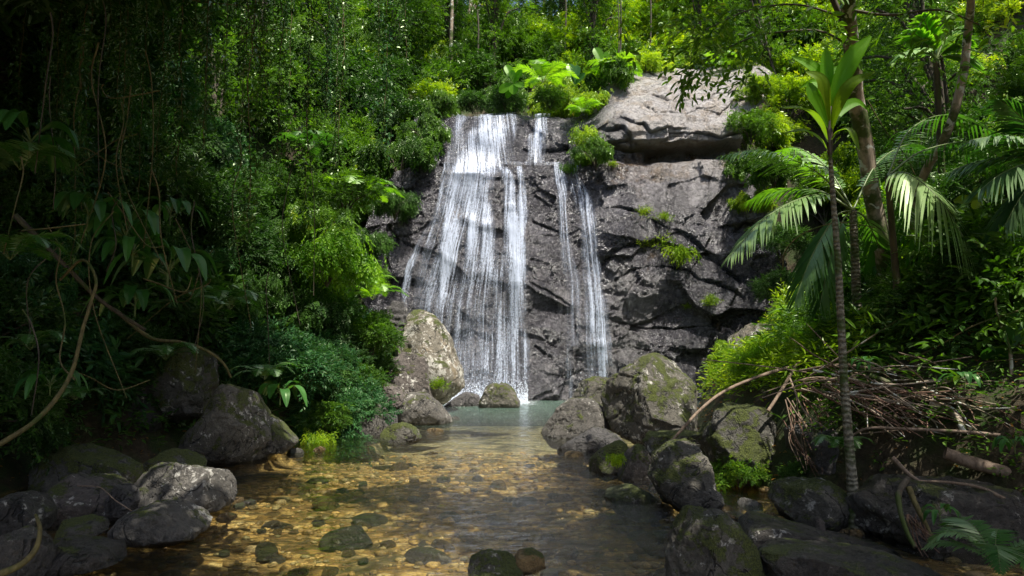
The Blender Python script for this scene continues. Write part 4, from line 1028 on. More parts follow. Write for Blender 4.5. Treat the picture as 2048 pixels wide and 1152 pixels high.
def make_broadleaf(seed, nl, L, W, mat, label, cat='broad-leaved plant', name='broadleaf_plant', group=None, droop=.5):
    rng = np.random.default_rng(seed); t = thing(name, label, cat, group=group)
    for i in range(nl):
        a = i * 2.4 + rng.uniform(-.4, .4); l = L * rng.uniform(.7, 1.1); d = np.array([math.cos(a), math.sin(a), 0]); h = rng.uniform(.2, .9) * L * .6
        s = np.array([0, 0, h * .4]); b0 = s + d * l * .18 + (0, 0, h * .6)
        f = obj('leaf', blade_mesh([b0, b0 + d * l * .4 + (0, 0, l * .25), b0 + d * l * .75 + (0, 0, l * (.25 - droop * .3)), b0 + d * l + (0, 0, l * (.1 - droop))], W * rng.uniform(.8, 1.15), mat, rng.uniform(.2, .9)), t)
        V, Q = tube(smooth_path([(0, 0, -.1), s, b0], 6), [.012, .008], 5); g = Geo(); g.add(V, Q); obj('stalk', g.mesh('stalk', M['stalk'], True), f)
    return t
# ------------------------------------------------------------------ bushes on the banks and hillside
def on_ground(x, y): return float(ground_h(np.array([x]), np.array([y]))[0])
def pick(*opts):
    w = np.array([o[1] for o in opts], float); return opts[RNG.choice(len(opts), p=w / w.sum())][0]
def poisson(cands, dmin):
    kept = []
    cell = {}
    for p in cands:
        d = dmin(p) if callable(dmin) else dmin
        k = (int(p[0] // 2), int(p[1] // 2), int(p[2] // 2)); ok = True
        for a in (-1, 0, 1):
            for b in (-1, 0, 1):
                for c in (-1, 0, 1):
                    for q in cell.get((k[0] + a, k[1] + b, k[2] + c), ()):
                        if (q[0] - p[0]) ** 2 + (q[1] - p[1]) ** 2 + (q[2] - p[2]) ** 2 < d * d: ok = False; break
                    if not ok: break
                if not ok: break
            if not ok: break
        if ok: kept.append(p); cell.setdefault(k, []).append(p)
    return kept
def clear_of_cliff(x, y, z, r, grow=.45):
    px, py = proj(np.array([x]), np.array([y]), np.array([z + r * .5])); R = float(r * F / max(y, 1) * grow)
    a = np.linspace(0, 6.28, 9)
    return not in_poly(px + np.cos(a) * R, py + np.sin(a) * R, CLIFF_POLY).any() and not in_poly(px, py, CLIFF_POLY)[0]
WATER_POLY = [(885, 800), (900, 845), (700, 885), (560, 925), (470, 980), (440, 1060), (250, 1152), (1800, 1152), (1540, 1040), (1300, 1010), (1170, 940), (1080, 885), (1145, 800)]
KEEP_OPEN = [[(270, 830), (290, 700), (410, 690), (420, 860)], [(755, 700), (800, 600), (930, 650), (935, 820), (900, 850), (690, 890), (680, 850), (740, 800)],
             [(370, 910), (440, 770), (500, 750), (600, 890), (560, 930)], [(0, 1152), (0, 900), (280, 880), (480, 930), (480, 1100), (300, 1152)],
             [(1080, 890), (1140, 750), (1230, 740), (1300, 700), (1380, 700), (1400, 790), (1500, 800), (1575, 840), (1570, 930), (1700, 960), (1700, 1152), (1300, 1152)]]
def blocks(x, y, z, r):
    px, py = proj(np.array([x]), np.array([y]), np.array([z + r * .35])); R = float(r * F / max(y, 1) * (.4 if y > 11 else .75))
    a = np.linspace(0, 6.28, 9); X = px + np.cos(a) * R; Z = py + np.sin(a) * R
    return in_poly(X, Z, WATER_POLY).any() or any(in_poly(X, Z, k).any() for k in KEEP_OPEN)
def surf_normal(x, y, e=.4):
    a = on_ground(x + e, y) - on_ground(x - e, y); b = on_ground(x, y + e) - on_ground(x, y - e)
    return Vector((-a, -b, 2 * e)).normalized()
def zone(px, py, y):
    """what grows where: leaf tones by sun and shade, shapes and the words for it"""
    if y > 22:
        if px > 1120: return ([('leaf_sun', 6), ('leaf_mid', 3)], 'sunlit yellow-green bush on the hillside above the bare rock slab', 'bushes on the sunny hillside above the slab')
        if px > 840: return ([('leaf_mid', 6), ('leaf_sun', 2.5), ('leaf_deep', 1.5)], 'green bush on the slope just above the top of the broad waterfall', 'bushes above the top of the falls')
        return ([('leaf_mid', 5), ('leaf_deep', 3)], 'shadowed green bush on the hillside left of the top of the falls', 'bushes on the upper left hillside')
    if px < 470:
        return ([('leaf_deep', 6), ('leaf_blue', 3)], 'dark bush in deep shade on the left bank', 'dark bushes in deep shade on the left bank')  # dark tones only, putting the bank's shade into leaf colour
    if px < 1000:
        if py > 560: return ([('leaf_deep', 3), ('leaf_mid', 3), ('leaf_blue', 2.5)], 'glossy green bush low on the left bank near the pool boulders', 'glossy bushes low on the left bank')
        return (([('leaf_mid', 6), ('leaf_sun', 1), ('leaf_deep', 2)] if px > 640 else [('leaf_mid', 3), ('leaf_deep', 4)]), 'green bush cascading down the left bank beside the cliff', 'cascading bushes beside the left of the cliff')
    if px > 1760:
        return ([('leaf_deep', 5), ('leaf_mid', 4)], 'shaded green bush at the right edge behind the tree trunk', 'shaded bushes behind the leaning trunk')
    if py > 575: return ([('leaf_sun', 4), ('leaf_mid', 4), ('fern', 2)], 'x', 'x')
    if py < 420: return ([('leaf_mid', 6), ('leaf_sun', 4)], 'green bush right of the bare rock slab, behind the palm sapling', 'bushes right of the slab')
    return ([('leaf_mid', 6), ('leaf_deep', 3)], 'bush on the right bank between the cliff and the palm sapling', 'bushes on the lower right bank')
KIND = {'fine': ('shrub', 'shrub'), 'fine2': ('shrub', 'shrub'), 'hang': ('creeper', 'creeper'), 'hang2': ('creeper', 'creeper'), 'round': ('bush', 'bush'), 'round2': ('bush', 'bush'), 'big': ('broadleaf_bush', 'broad-leaved bush'), 'up': ('bush', 'bush')}
SPOTS = [(60, 80, 'in the dark top left corner'), (60, 260, 'at the shaded left edge, upper part'), (60, 450, 'at the shaded left edge by the dark fern'), (60, 650, 'at the shaded left edge by the long yellowish vine'),
         (60, 820, 'above the far left stones'), (230, 120, 'under the hanging vines at upper left'), (230, 320, 'left of the hanging vine curtain'), (250, 480, 'among the broad-leaved plants in the left shade'),
         (230, 640, 'above the arching vine at left'), (230, 800, 'behind the low dark rock at left'), (400, 100, 'behind the hanging vines, top left'), (400, 280, 'in the dim middle of the left bank'),
         (400, 450, 'right of the broad-leaved plants in shade'), (400, 620, 'above the pointed mossy boulder'), (560, 80, 'at the top of the lit left bank'), (560, 250, 'on the upper left bank under the lit vines'),
         (560, 420, 'left of the brightest bush'), (560, 580, 'below and left of the brightest bush'), (560, 760, 'right of the pointed boulder'), (700, 120, 'on the high left slope'), (700, 260, 'above the pale fern'),
         (700, 420, 'beside the pale fern fronds'), (700, 560, 'by the light green fern'), (700, 700, 'over the round mossy boulder'), (820, 120, 'on the slope up left of the falls'), (820, 260, 'at the upper left edge of the cliff'),
         (920, 60, 'by the pale straight trunk on the hilltop'), (920, 160, 'right above the broad waterfall'), (1030, 90, 'behind the banana-like plant'), (1110, 90, 'below the gap of sky'), (1110, 190, 'above the thin upper waterfall'),
         (1220, 60, 'around the pale thin trunk'), (1250, 150, 'above the left corner of the slab'), (1350, 60, 'high above the slab'), (1350, 130, 'touching the top of the slab'), (1480, 60, 'up right of the slab under the overhanging twigs'),
         (1500, 200, 'at the right edge of the slab'), (1560, 380, 'behind the comb-like palm fronds'), (1600, 560, 'behind the palm sapling stem'), (1520, 700, 'around the buried tan rock'), (1650, 700, 'behind the dead twigs'),
         (1620, 100, 'left of the leaning trunk, near the top'), (1640, 250, 'behind the sapling crown'), (1820, 100, 'around the bright palm crown, top right'), (1820, 260, 'between leaning trunk and thin tree'),
         (1840, 450, 'behind the large pale frond'), (1860, 620, 'on the slope right of the leaning trunk'), (1880, 760, 'above the dead twigs'), (2000, 80, 'in the top right corner'), (2000, 260, 'at the right edge behind dark fronds'),
         (2000, 450, 'at the right edge by the yellowish plant'), (2000, 620, 'at the right edge by the forked stem'), (2000, 800, 'at the right edge by the pinkish rock'), (1950, 980, 'in the dark lower right')]
def landmark(px, py, y): return min(SPOTS, key=lambda s: (s[0] - px) ** 2 + (s[1] - py) ** 2)[2]
cand = []
for k in range(5200):
    s = RNG.random()
    if s < .38: x, y, r = RNG.uniform(-12, -3.0), RNG.uniform(4.2, 22), RNG.uniform(.55, 1.05)
    elif s < .68: x, y, r = RNG.uniform(2.8, 16), RNG.uniform(5.5, 22), RNG.uniform(.5, 1.0)
    else: x, y, r = RNG.uniform(-17, 22), RNG.uniform(22.2, 38), RNG.uniform(1.0, 1.7)
    z = on_ground(x, y)
    if z < .12: continue
    cand.append((x, y, z, r))
cand.sort(key=lambda c: c[1] + RNG.uniform(0, 6))
kept = poisson(cand, lambda p: p[3] * (.98 if p[1] < 22 else 1.15))
nb = 0
for x, y, z, r in kept:
    px, py = [float(v[0]) for v in proj(np.array([x]), np.array([y]), np.array([z + r * .6]))]
    R = r * F / y
    if px < -R or px > 2048 + R or py < -R * 1.2 or py > 1152 + R: continue
    if y < 26.5 and not clear_of_cliff(x, y, z, r, .8 if (y < 22 and x > 0) else .45 if y < 22 else .2): continue
    if blocks(x, y, z, r): continue
    if x > 2 and y < 9.0 and px < 2060 and py > 640: continue   # the debris slope stays open
    if 1390 < px < 1790 and 540 < py < 810 and y < 19:
        if RNG.random() < .45: continue
        r *= .62
    if px < 470 and py > 560 and RNG.random() < .35: continue
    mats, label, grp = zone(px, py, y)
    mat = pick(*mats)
    if y > 22: sh = pick(('fine', 4), ('fine2', 3), ('hang', 2), ('round', 1))
    elif px < 470: sh = pick(('round', 2), ('hang', 3), ('big', 1), ('fine', 2), ('fine2', 2))
    elif px < 1000: sh = pick(('hang', 3), ('fine', 2), ('round', 2), ('hang2', 2), ('fine2', 2))
    elif py > 575 and px < 1800: sh = pick(('up', 5), ('hang2', 2), ('fine2', 1))
    else: sh = pick(('round', 2), ('fine', 2), ('up', 3), ('fine2', 3), ('hang2', 2))
    look = {'fine': 'fine-leaved', 'fine2': 'feathery', 'hang': 'trailing', 'hang2': 'drooping', 'round': 'rounded', 'round2': 'rounded', 'big': 'large-leaved', 'up': 'upright'}[sh]
    tint_ = {'leaf_sun': 'yellow-green', 'leaf_mid': 'mid-green', 'leaf_deep': 'dark green', 'leaf_blue': 'bluish-green', 'fern': 'bright green'}[mat]
    where = landmark(px, py, y)
    label = f'{look} {tint_} {KIND[sh][1]} {where}'
    grp = f'{KIND[sh][1]}{"es" if sh in ("round", "round2", "big", "up") else "s"} {where}'
    n_ = surf_normal(x, y); off = Vector((n_.x, n_.y, 0)) * r * .2
    shrub((x + off.x, y + off.y, z - r * .12), r * 1.15, sh, mat, label, KIND[sh][1], KIND[sh][0], group=grp, tilt=(-n_.y * .6, n_.x * .6), squash=RNG.uniform(.9, 1.2))
    nb += 1
print('bushes', nb)
# hand placed bushes that shape the edge of the cliff and the banks: px, py of centre, Y, radius px, shape, material, label
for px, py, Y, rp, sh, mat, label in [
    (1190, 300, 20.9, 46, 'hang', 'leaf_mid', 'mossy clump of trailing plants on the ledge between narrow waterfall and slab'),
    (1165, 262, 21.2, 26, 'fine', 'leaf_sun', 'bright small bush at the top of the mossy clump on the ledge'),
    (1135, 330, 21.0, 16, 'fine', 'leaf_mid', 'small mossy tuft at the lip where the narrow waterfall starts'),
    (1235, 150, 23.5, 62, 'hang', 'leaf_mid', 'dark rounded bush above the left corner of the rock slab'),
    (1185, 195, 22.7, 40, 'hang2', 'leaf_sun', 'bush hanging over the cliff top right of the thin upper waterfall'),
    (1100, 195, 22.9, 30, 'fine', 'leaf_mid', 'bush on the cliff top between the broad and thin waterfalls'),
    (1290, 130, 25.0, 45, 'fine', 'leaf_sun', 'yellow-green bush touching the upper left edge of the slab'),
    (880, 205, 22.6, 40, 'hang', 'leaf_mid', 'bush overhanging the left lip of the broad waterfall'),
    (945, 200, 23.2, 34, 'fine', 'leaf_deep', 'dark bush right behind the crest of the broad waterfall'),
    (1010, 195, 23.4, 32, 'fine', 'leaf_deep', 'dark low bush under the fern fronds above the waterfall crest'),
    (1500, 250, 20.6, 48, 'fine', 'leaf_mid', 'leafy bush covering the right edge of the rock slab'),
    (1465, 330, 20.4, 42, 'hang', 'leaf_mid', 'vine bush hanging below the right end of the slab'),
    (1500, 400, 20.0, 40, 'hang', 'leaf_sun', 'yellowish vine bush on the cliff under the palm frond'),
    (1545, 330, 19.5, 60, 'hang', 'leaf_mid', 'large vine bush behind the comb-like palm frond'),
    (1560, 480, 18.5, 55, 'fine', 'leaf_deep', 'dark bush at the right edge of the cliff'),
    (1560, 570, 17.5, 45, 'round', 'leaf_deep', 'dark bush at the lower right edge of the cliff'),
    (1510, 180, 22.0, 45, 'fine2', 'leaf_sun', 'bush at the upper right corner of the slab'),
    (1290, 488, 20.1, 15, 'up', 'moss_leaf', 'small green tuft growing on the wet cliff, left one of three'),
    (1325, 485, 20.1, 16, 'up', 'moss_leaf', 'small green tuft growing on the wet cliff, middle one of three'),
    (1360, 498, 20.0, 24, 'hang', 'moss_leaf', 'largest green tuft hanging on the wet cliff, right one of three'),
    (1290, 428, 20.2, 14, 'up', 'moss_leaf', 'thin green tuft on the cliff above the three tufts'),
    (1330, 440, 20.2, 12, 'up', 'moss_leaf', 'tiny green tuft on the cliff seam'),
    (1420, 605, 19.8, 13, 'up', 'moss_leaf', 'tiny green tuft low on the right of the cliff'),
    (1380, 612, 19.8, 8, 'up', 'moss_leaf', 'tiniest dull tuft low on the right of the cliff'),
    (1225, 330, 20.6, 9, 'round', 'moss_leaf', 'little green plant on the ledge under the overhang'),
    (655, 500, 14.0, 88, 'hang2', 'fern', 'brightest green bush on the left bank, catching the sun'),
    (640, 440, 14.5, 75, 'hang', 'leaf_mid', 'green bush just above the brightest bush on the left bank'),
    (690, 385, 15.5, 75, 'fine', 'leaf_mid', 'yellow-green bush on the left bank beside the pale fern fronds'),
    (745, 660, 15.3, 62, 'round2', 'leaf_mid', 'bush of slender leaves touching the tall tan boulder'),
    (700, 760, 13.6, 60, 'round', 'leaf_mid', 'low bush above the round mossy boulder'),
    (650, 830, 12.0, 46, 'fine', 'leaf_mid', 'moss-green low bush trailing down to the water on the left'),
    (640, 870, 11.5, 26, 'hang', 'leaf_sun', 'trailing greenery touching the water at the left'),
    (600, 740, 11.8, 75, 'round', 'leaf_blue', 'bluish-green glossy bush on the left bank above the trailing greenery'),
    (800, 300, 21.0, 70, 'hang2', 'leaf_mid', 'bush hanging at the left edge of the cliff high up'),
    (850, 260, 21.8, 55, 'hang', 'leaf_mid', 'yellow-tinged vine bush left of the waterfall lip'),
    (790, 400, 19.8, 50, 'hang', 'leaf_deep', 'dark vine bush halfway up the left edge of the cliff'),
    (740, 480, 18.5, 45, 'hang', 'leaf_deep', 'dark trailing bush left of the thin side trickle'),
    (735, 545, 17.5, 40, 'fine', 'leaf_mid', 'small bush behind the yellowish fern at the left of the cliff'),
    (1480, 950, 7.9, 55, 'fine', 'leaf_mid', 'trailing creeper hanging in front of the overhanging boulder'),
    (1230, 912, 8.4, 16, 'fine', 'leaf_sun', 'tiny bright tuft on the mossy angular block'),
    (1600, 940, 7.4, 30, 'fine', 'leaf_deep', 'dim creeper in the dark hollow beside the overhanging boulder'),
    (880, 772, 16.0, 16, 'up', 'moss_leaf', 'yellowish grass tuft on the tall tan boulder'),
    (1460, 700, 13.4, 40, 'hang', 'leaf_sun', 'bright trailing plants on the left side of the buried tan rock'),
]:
    r = rp * Y / F; p = pt(px, py, Y)
    if rp <= 26: sh = 'tuft_hang' if sh in ('hang', 'fine') else 'tuft'
    elif rp <= 46 and sh == 'fine': sh = 'round2'
    if 1180 < px < 1440 and 400 < py < 640:    # tufts sit on the rock itself
        yy = float(cliff_field(np.array([p.x]), np.array([p.z]))[0][0]); p = Vector((p.x, yy, p.z)); r *= 1.2
    shrub((p.x, p.y, p.z - r * .45), r * 1.1, sh, mat, label, name='shrub' if rp > 26 else 'plant_tuft', cat='bush' if rp > 26 else 'tuft', stems=rp > 26)

# ground cover: creeping grass-like plants over the right bank, small herbs on the left
def ground_cover(name, label, n, xr, yr, L, W, mat, ok, seed, lift=.1, k=6):
    rng = np.random.default_rng(seed)
    x = rng.uniform(*xr, n); y = rng.uniform(*yr, n); z = ground_h(x, y)
    px, py = proj(x, y, z); keep = ok(x, y, z, px, py)
    B = np.stack([x, y, z + rng.random(n) ** 1.5 * lift * 3], -1)[keep]
    T = rng.normal(0, 1, B.shape) * np.array([1, 1, .35]) + np.array([-.2, -.3, .35])
    V, Q, tone = sprigs(rng, B, T, k, L, W, span=3.2, droop=.5)
    o = obj(name, quads(name, V, Q, M[mat], False, tone)); tag(o, label, 'ground cover', None, 'stuff'); return o
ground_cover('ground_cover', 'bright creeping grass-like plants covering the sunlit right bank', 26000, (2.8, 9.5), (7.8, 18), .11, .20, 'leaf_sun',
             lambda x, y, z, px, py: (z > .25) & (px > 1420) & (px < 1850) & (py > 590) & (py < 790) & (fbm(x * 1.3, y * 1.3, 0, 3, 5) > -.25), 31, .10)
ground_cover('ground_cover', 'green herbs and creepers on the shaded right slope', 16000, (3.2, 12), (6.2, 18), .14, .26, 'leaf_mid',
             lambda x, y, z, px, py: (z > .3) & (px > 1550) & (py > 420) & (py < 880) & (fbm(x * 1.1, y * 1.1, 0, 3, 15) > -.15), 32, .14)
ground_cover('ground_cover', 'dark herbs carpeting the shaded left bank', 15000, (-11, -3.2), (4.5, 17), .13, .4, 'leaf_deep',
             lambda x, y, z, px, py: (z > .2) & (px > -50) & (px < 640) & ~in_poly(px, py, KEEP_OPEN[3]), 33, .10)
# fallen leaves and twigs on the right slope
def litter(seed, n, xr, yr, ok):
    rng = np.random.default_rng(seed)
    x = rng.uniform(*xr, n); y = rng.uniform(*yr, n); z = ground_h(x, y); px, py = proj(x, y, z); k = ok(x, y, z, px, py)
    P = np.stack([x, y, z + .02], -1)[k]; m = len(P); L = rng.uniform(.03, .075, m)
    V, Q = leaf_quads(P, rng.normal(0, 1, (m, 3)) * [1, 1, .12], rng.normal(0, .4, (m, 3)) + [0, 0, 1], L, L * .45)
    o = obj('leaf_litter', quads('leaf_litter', V, Q, M['dead_leaf'], False, np.repeat(rng.random(m), 6)))
    tag(o, 'brown fallen leaves scattered over the banks', 'leaf litter', None, 'stuff')
litter(5, 14000, (-8, 8), (4, 14), lambda x, y, z, px, py: z > .06)

ground_cover('ground_cover', 'sparse small herbs rooted among the dead twigs and wet ledges at lower right', 5000, (3.0, 8), (4.4, 9), .06, .38, 'leaf_mid',
             lambda x, y, z, px, py: (z > .05) & (px > 1560) & (py > 700) & (fbm(x * 1.6, y * 1.6, 0, 3, 25) > .05), 34, .05, 5)
# ------------------------------------------------------------------ ferns and palms
def put(o, px, py, Y, rotz=0, scale=1, label=None):
    p = pt(px, py, Y); o.location = p; o.rotation_euler = (0, 0, rotz); o.scale = (scale,) * 3
    if label: o['label'] = label
    return o
fb = make_fern(1, 9, 1.0, 'fern', 'bright fern with arching fronds', None)
fd = make_fern(2, 9, 1.0, 'fern_dark', 'dark fern', None)
for k, (src, px, py, Y, rz, s, label) in enumerate([
    (fb, 715, 400, 15.6, .3, 1.0, 'pale fern with long drooping fronds high on the left bank'),
    (fd, 20, 520, 6.2, 1.0, .55, 'dark fern with long fronds at the left edge halfway up'),
    (fb, 745, 600, 15.0, 2.0, .75, 'light green fern arching over the rocks left of the tall tan boulder'),
    (fb, 735, 575, 15.4, 3.0, .65, 'yellowish fern just above the light green fern beside the cliff'),
    (fb, 1085, 165, 22.6, .0, 1.15, 'sunlit fern with arching fronds on the cliff top above the waterfalls'),
    (fb, 1165, 225, 21.9, 1.1, .75, 'small drooping fern at the cliff edge right of the thin upper waterfall'),
    (fb, 1225, 150, 23.2, 2.1, 1.15, 'feathery fern on the hillside left of the slab top'),
    (fb, 1500, 730, 12.0, .5, .5, 'fern frond cluster in front of the buried tan rock'),
    (fb, 1560, 725, 10.5, 4.0, .45, 'small sunlit fern beside the fallen branch'),
    (fd, 1990, 1130, 4.2, 2.2, .42, 'bluish shaded fern in the lower right corner'),
    (fd, 1680, 900, 6.4, 4.2, .3, 'little fern clinging to the foot of the palm sapling'),
    (fd, 150, 800, 7.5, 3.0, .35, 'dark fern hanging above the shaded water at left'),
    (fd, 60, 700, 6.9, 0.3, .4, 'dark fern low at the left edge'),
    (fd, 330, 720, 9.5, 0.3, .5, 'fern draped over the dark moss-covered boulder'),
    (fd, 620, 300, 16.0, 1.2, .9, 'fern half hidden high on the left bank'),
    (fd, 40, 340, 6.5, 2.1, .6, 'dark fern at the left edge in the upper part'),
    (fb, 1830, 520, 9.0, 1.2, .7, 'upright bright fern right of the leaning trunk'),
    (fd, 1960, 620, 8.0, 4.2, .7, 'shaded fern at the right edge halfway down'),
    (fb, 1620, 640, 10.8, 2.9, .6, 'fern on the right bank behind the palm sapling stem'),
    (fd, 460, 620, 10.5, 5.0, .7, 'shaded fern on the left bank above the pointed boulder'),
    (fb, 1440, 130, 24.5, .4, .8, 'fern on the hillside over the top of the slab'),
    (fd, 530, 760, 10.8, 1.4, .55, 'dark fern right behind the pointed mossy boulder'),
]):
    c = src if (src is fb and k == 0) or (src is fd and k == 1) else copy_tree(src)
    put(c, px, py, Y, rz, s, label)

def palm_crown(t, base, tips, mat, n=34, leaf=.5, w=.035, droop=.6, rise=.5, angle=50, **kw):
    """fronds from base to each tip, arching; all in world space with t at the origin"""
    for i, tp in enumerate(tips):
        m = mat
        if isinstance(tp, tuple) and len(tp) == 2: tp, m = tp
        a, b = np.array(base), np.array(tuple(tp)); L = np.linalg.norm(b - a)
        h = np.array([0, 0, L * rise])
        frond(t, [a, a + (b - a) * .3 + h * .7, a + (b - a) * .7 + h * .62, b], m, n=n, leaf_len=leaf, width=w, droop=droop, angle=angle, base_bare=.18, rw=.014, rng=np.random.default_rng(i + 50), **kw)
# palm behind the sapling: its crown near px 1700, py 380
Y0 = 8.4; base = pt(1706, 420, Y0)
t = thing('young_palm', 'arching feather palm with long comb-like fronds behind the slender palm sapling', 'palm')
palm_crown(t, base, [(pt(1440, 312, 7.8), 'palm'), (pt(1458, 515, 7.4), 'palm_pale'), (pt(1590, 600, 8.0), 'fern_dark'), (pt(1500, 400, 9.3), 'palm'),
                     (pt(1640, 610, 8.2), 'fern_dark'), (pt(1850, 300, 9.4), 'fern_dark'), (pt(1800, 620, 9.2), 'fern_dark'), (pt(1560, 300, 9.8), 'palm')], 'palm', n=40, leaf=.52, w=.034, droop=.45, rise=.22)
V, Q = tube([tuple(Vector((base.x + .1, base.y + .2, on_ground(base.x + .1, base.y + .2) - .1))), tuple(base + Vector((.05, .1, -.8))), tuple(base)], [.06, .045], 8)
g = Geo(); g.add(V, Q); obj('trunk', g.mesh('trunk', M['palm_trunk'], True), t)
# pale frond hanging in front of the leaning trunk
t = thing('young_palm', 'palm with a large pale glossy frond right of the leaning trunk', 'palm')
b2 = pt(2010, 330, 8.6)
frond(t, [pt(1990, 420, 8.3), pt(1800, 320, 7.3), pt(1870, 385, 7.0), pt(1940, 500, 6.8)][0:0] or [pt(1775, 352, 7.6), pt(1815, 347, 7.35), pt(1880, 400, 7.05), pt(1945, 505, 6.9)], 'palm_pale', n=38, leaf_len=.60, width=.036, angle=66, droop=.75, base_bare=.04, rw=.012, tip_short=.45, label='large pale glossy frond')
frond(t, [pt(1775, 352, 7.6), pt(1850, 300, 7.8), pt(1960, 290, 8.0), pt(2060, 380, 8.1)], 'fern_dark', n=34, leaf_len=.5, width=.032, angle=55, droop=.5)
frond(t, [pt(1775, 352, 7.6), pt(1820, 260, 8.2), pt(1900, 230, 8.6), pt(2000, 270, 8.8)], 'fern_dark', n=34, leaf_len=.5, width=.032, angle=55, droop=.5)
frond(t, [pt(1775, 352, 7.6), pt(1740, 400, 7.4), pt(1740, 470, 7.3), pt(1760, 560, 7.3)][:0] or [pt(1775, 352, 7.6), pt(1840, 480, 7.9), pt(1900, 520, 8.0), pt(1960, 600, 8.1)], 'fern_dark', n=30, leaf_len=.45, width=.03, angle=55, droop=.5)
g = Geo(); bb = pt(1775, 352, 7.6); gz = on_ground(bb.x + .2, bb.y + .3)
V, Q = tube(smooth_path([(bb.x + .25, bb.y + .3, gz - .1), (bb.x + .15, bb.y + .2, (gz + bb.z) / 2), bb], 10), [.05, .03], 8); g.add(V, Q); obj('trunk', g.mesh('trunk', M['bark_dark'], True), t)
# bright palm top right
t = thing('young_palm', 'bright green palm crown near the top right between the two trunks', 'palm')
palm_crown(t, pt(1872, 120, 9.5), [pt(1815, 60, 9.2), pt(1845, 32, 9.3), pt(1895, 40, 9.4), pt(1935, 80, 9.3), pt(1800, 110, 9.0), pt(1950, 120, 9.2), pt(1825, 85, 9.6), pt(1915, 55, 9.6)], 'palm', n=26, leaf=.40, w=.05, droop=.35, rise=.16)
g = Geo(); bb = pt(1872, 120, 9.5); V, Q = tube(smooth_path([(bb.x + .5, bb.y + 1, on_ground(bb.x + .5, bb.y + 1) - .1), (bb.x + .3, bb.y + .5, bb.z * .6), bb], 10), [.07, .04], 8); g.add(V, Q); obj('trunk', g.mesh('trunk', M['bark_dark'], True), t)
# dark fronds at the right edge
t = thing('young_palm', 'dark palm with fronds entering at the right edge', 'palm')
palm_crown(t, pt(2110, 330, 6.6), [pt(1940, 280, 6.3), pt(1960, 380, 6.4), pt(1905, 340, 6.8), pt(2000, 200, 6.6), pt(2010, 450, 6.5)], 'fern_dark', n=34, leaf=.5, w=.035, droop=.4, rise=.15)
g = Geo(); bb = pt(2110, 330, 6.6); V, Q = tube([(bb.x, bb.y, on_ground(bb.x, bb.y) - .1), (bb.x, bb.y, bb.z * .5), tuple(bb)], [.07, .05], 8); g.add(V, Q); obj('trunk', g.mesh('trunk', M['bark_dark'], True), t)

# slender palm sapling with entire leaves
Ys = 6.15
t = thing('palm_sapling', 'slender ringed palm sapling with a crown of undivided strap leaves at right', 'palm')
path = [pt(1712, 1058, Ys), pt(1704, 960, Ys), pt(1696, 860, Ys + .02), pt(1688, 760, Ys + .03), pt(1681, 620, Ys), pt(1676, 520, Ys), pt(1668, 420, Ys), pt(1662, 340, Ys), pt(1660, 305, Ys)]
path[0].z = -.12
g = Geo(); V, Q = tube(smooth_path(path, 60), [.062, .041, .037, .033, .028, .022, .016], 12, .10, 3); g.add(V, Q); obj('trunk', g.mesh('trunk', M['palm_trunk'], True), t)
g = Geo(); V, Q = tube(smooth_path([pt(1660, 310, Ys), pt(1658, 270, Ys), pt(1660, 225, Ys), pt(1662, 200, Ys)], 14), [.020, .034, .026, .010], 10, .08, 5); g.add(V, Q); obj('crownshaft', g.mesh('crownshaft', M['crownshaft'], True), t)
def sleaf(pts, wpx, mat, tone, yoff=None, up=(0, -1, .4), fold=.22, label=None):
    P = [pt(a, b, Ys + c) for a, b, c in pts]
    o = obj('leaf', blade_mesh(P, wpx * .82 * Ys / F, mat, tone, 16, fold, 1, up), t)
    if label: o['label'] = label
sleaf([(1661, 240, 0), (1655, 190, .05), (1630, 140, .1), (1582, 112, .1)], 40, 'blade', .7)
sleaf([(1661, 235, 0), (1655, 180, .03), (1652, 130, .05), (1652, 94, .05)], 34, 'blade', .6)
sleaf([(1662, 230, 0), (1675, 175, -.05), (1705, 115, -.1), (1742, 72, -.12)], 44, 'blade', .8)
sleaf([(1662, 270, 0), (1672, 220, -.1), (1700, 170, -.2), (1750, 144, -.25)], 30, 'blade_yellow', .5, label='yellowing leaf')
sleaf([(1660, 255, 0), (1650, 200, -.1), (1640, 160, -.15), (1612, 144, -.15)], 36, 'blade_yellow', .3, label='yellowing leaf')
sleaf([(1659, 262, 0), (1640, 220, -.1), (1625, 190, -.15), (1618, 165, -.15)], 40, 'blade', .4)
sleaf([(1657, 290, 0), (1640, 250, -.1), (1610, 220, -.2), (1560, 216, -.25)], 40, 'blade_yellow', .1, up=(0, -.5, .9), label='old drooping leaf')
sleaf([(1657, 305, 0), (1640, 280, -.05), (1610, 262, -.1), (1570, 266, -.1)], 30, 'blade_yellow', .2, up=(0, -.5, .9), label='old drooping leaf')
sleaf([(1661, 250, 0), (1664, 190, .1), (1668, 150, .2), (1690, 130, .3)], 34, 'blade', .3)

sleaf([(1660, 250, 0), (1648, 205, .1), (1632, 165, .25), (1600, 175, .4)], 30, 'blade', .6)
sleaf([(1662, 262, 0), (1680, 225, .15), (1712, 205, .3), (1738, 222, .4)], 28, 'blade', .5)
sleaf([(1660, 285, 0), (1678, 262, -.1), (1700, 262, -.15), (1718, 300, -.2)], 26, 'blade_yellow', .15, up=(0, -.5, .9), label='old drooping leaf')

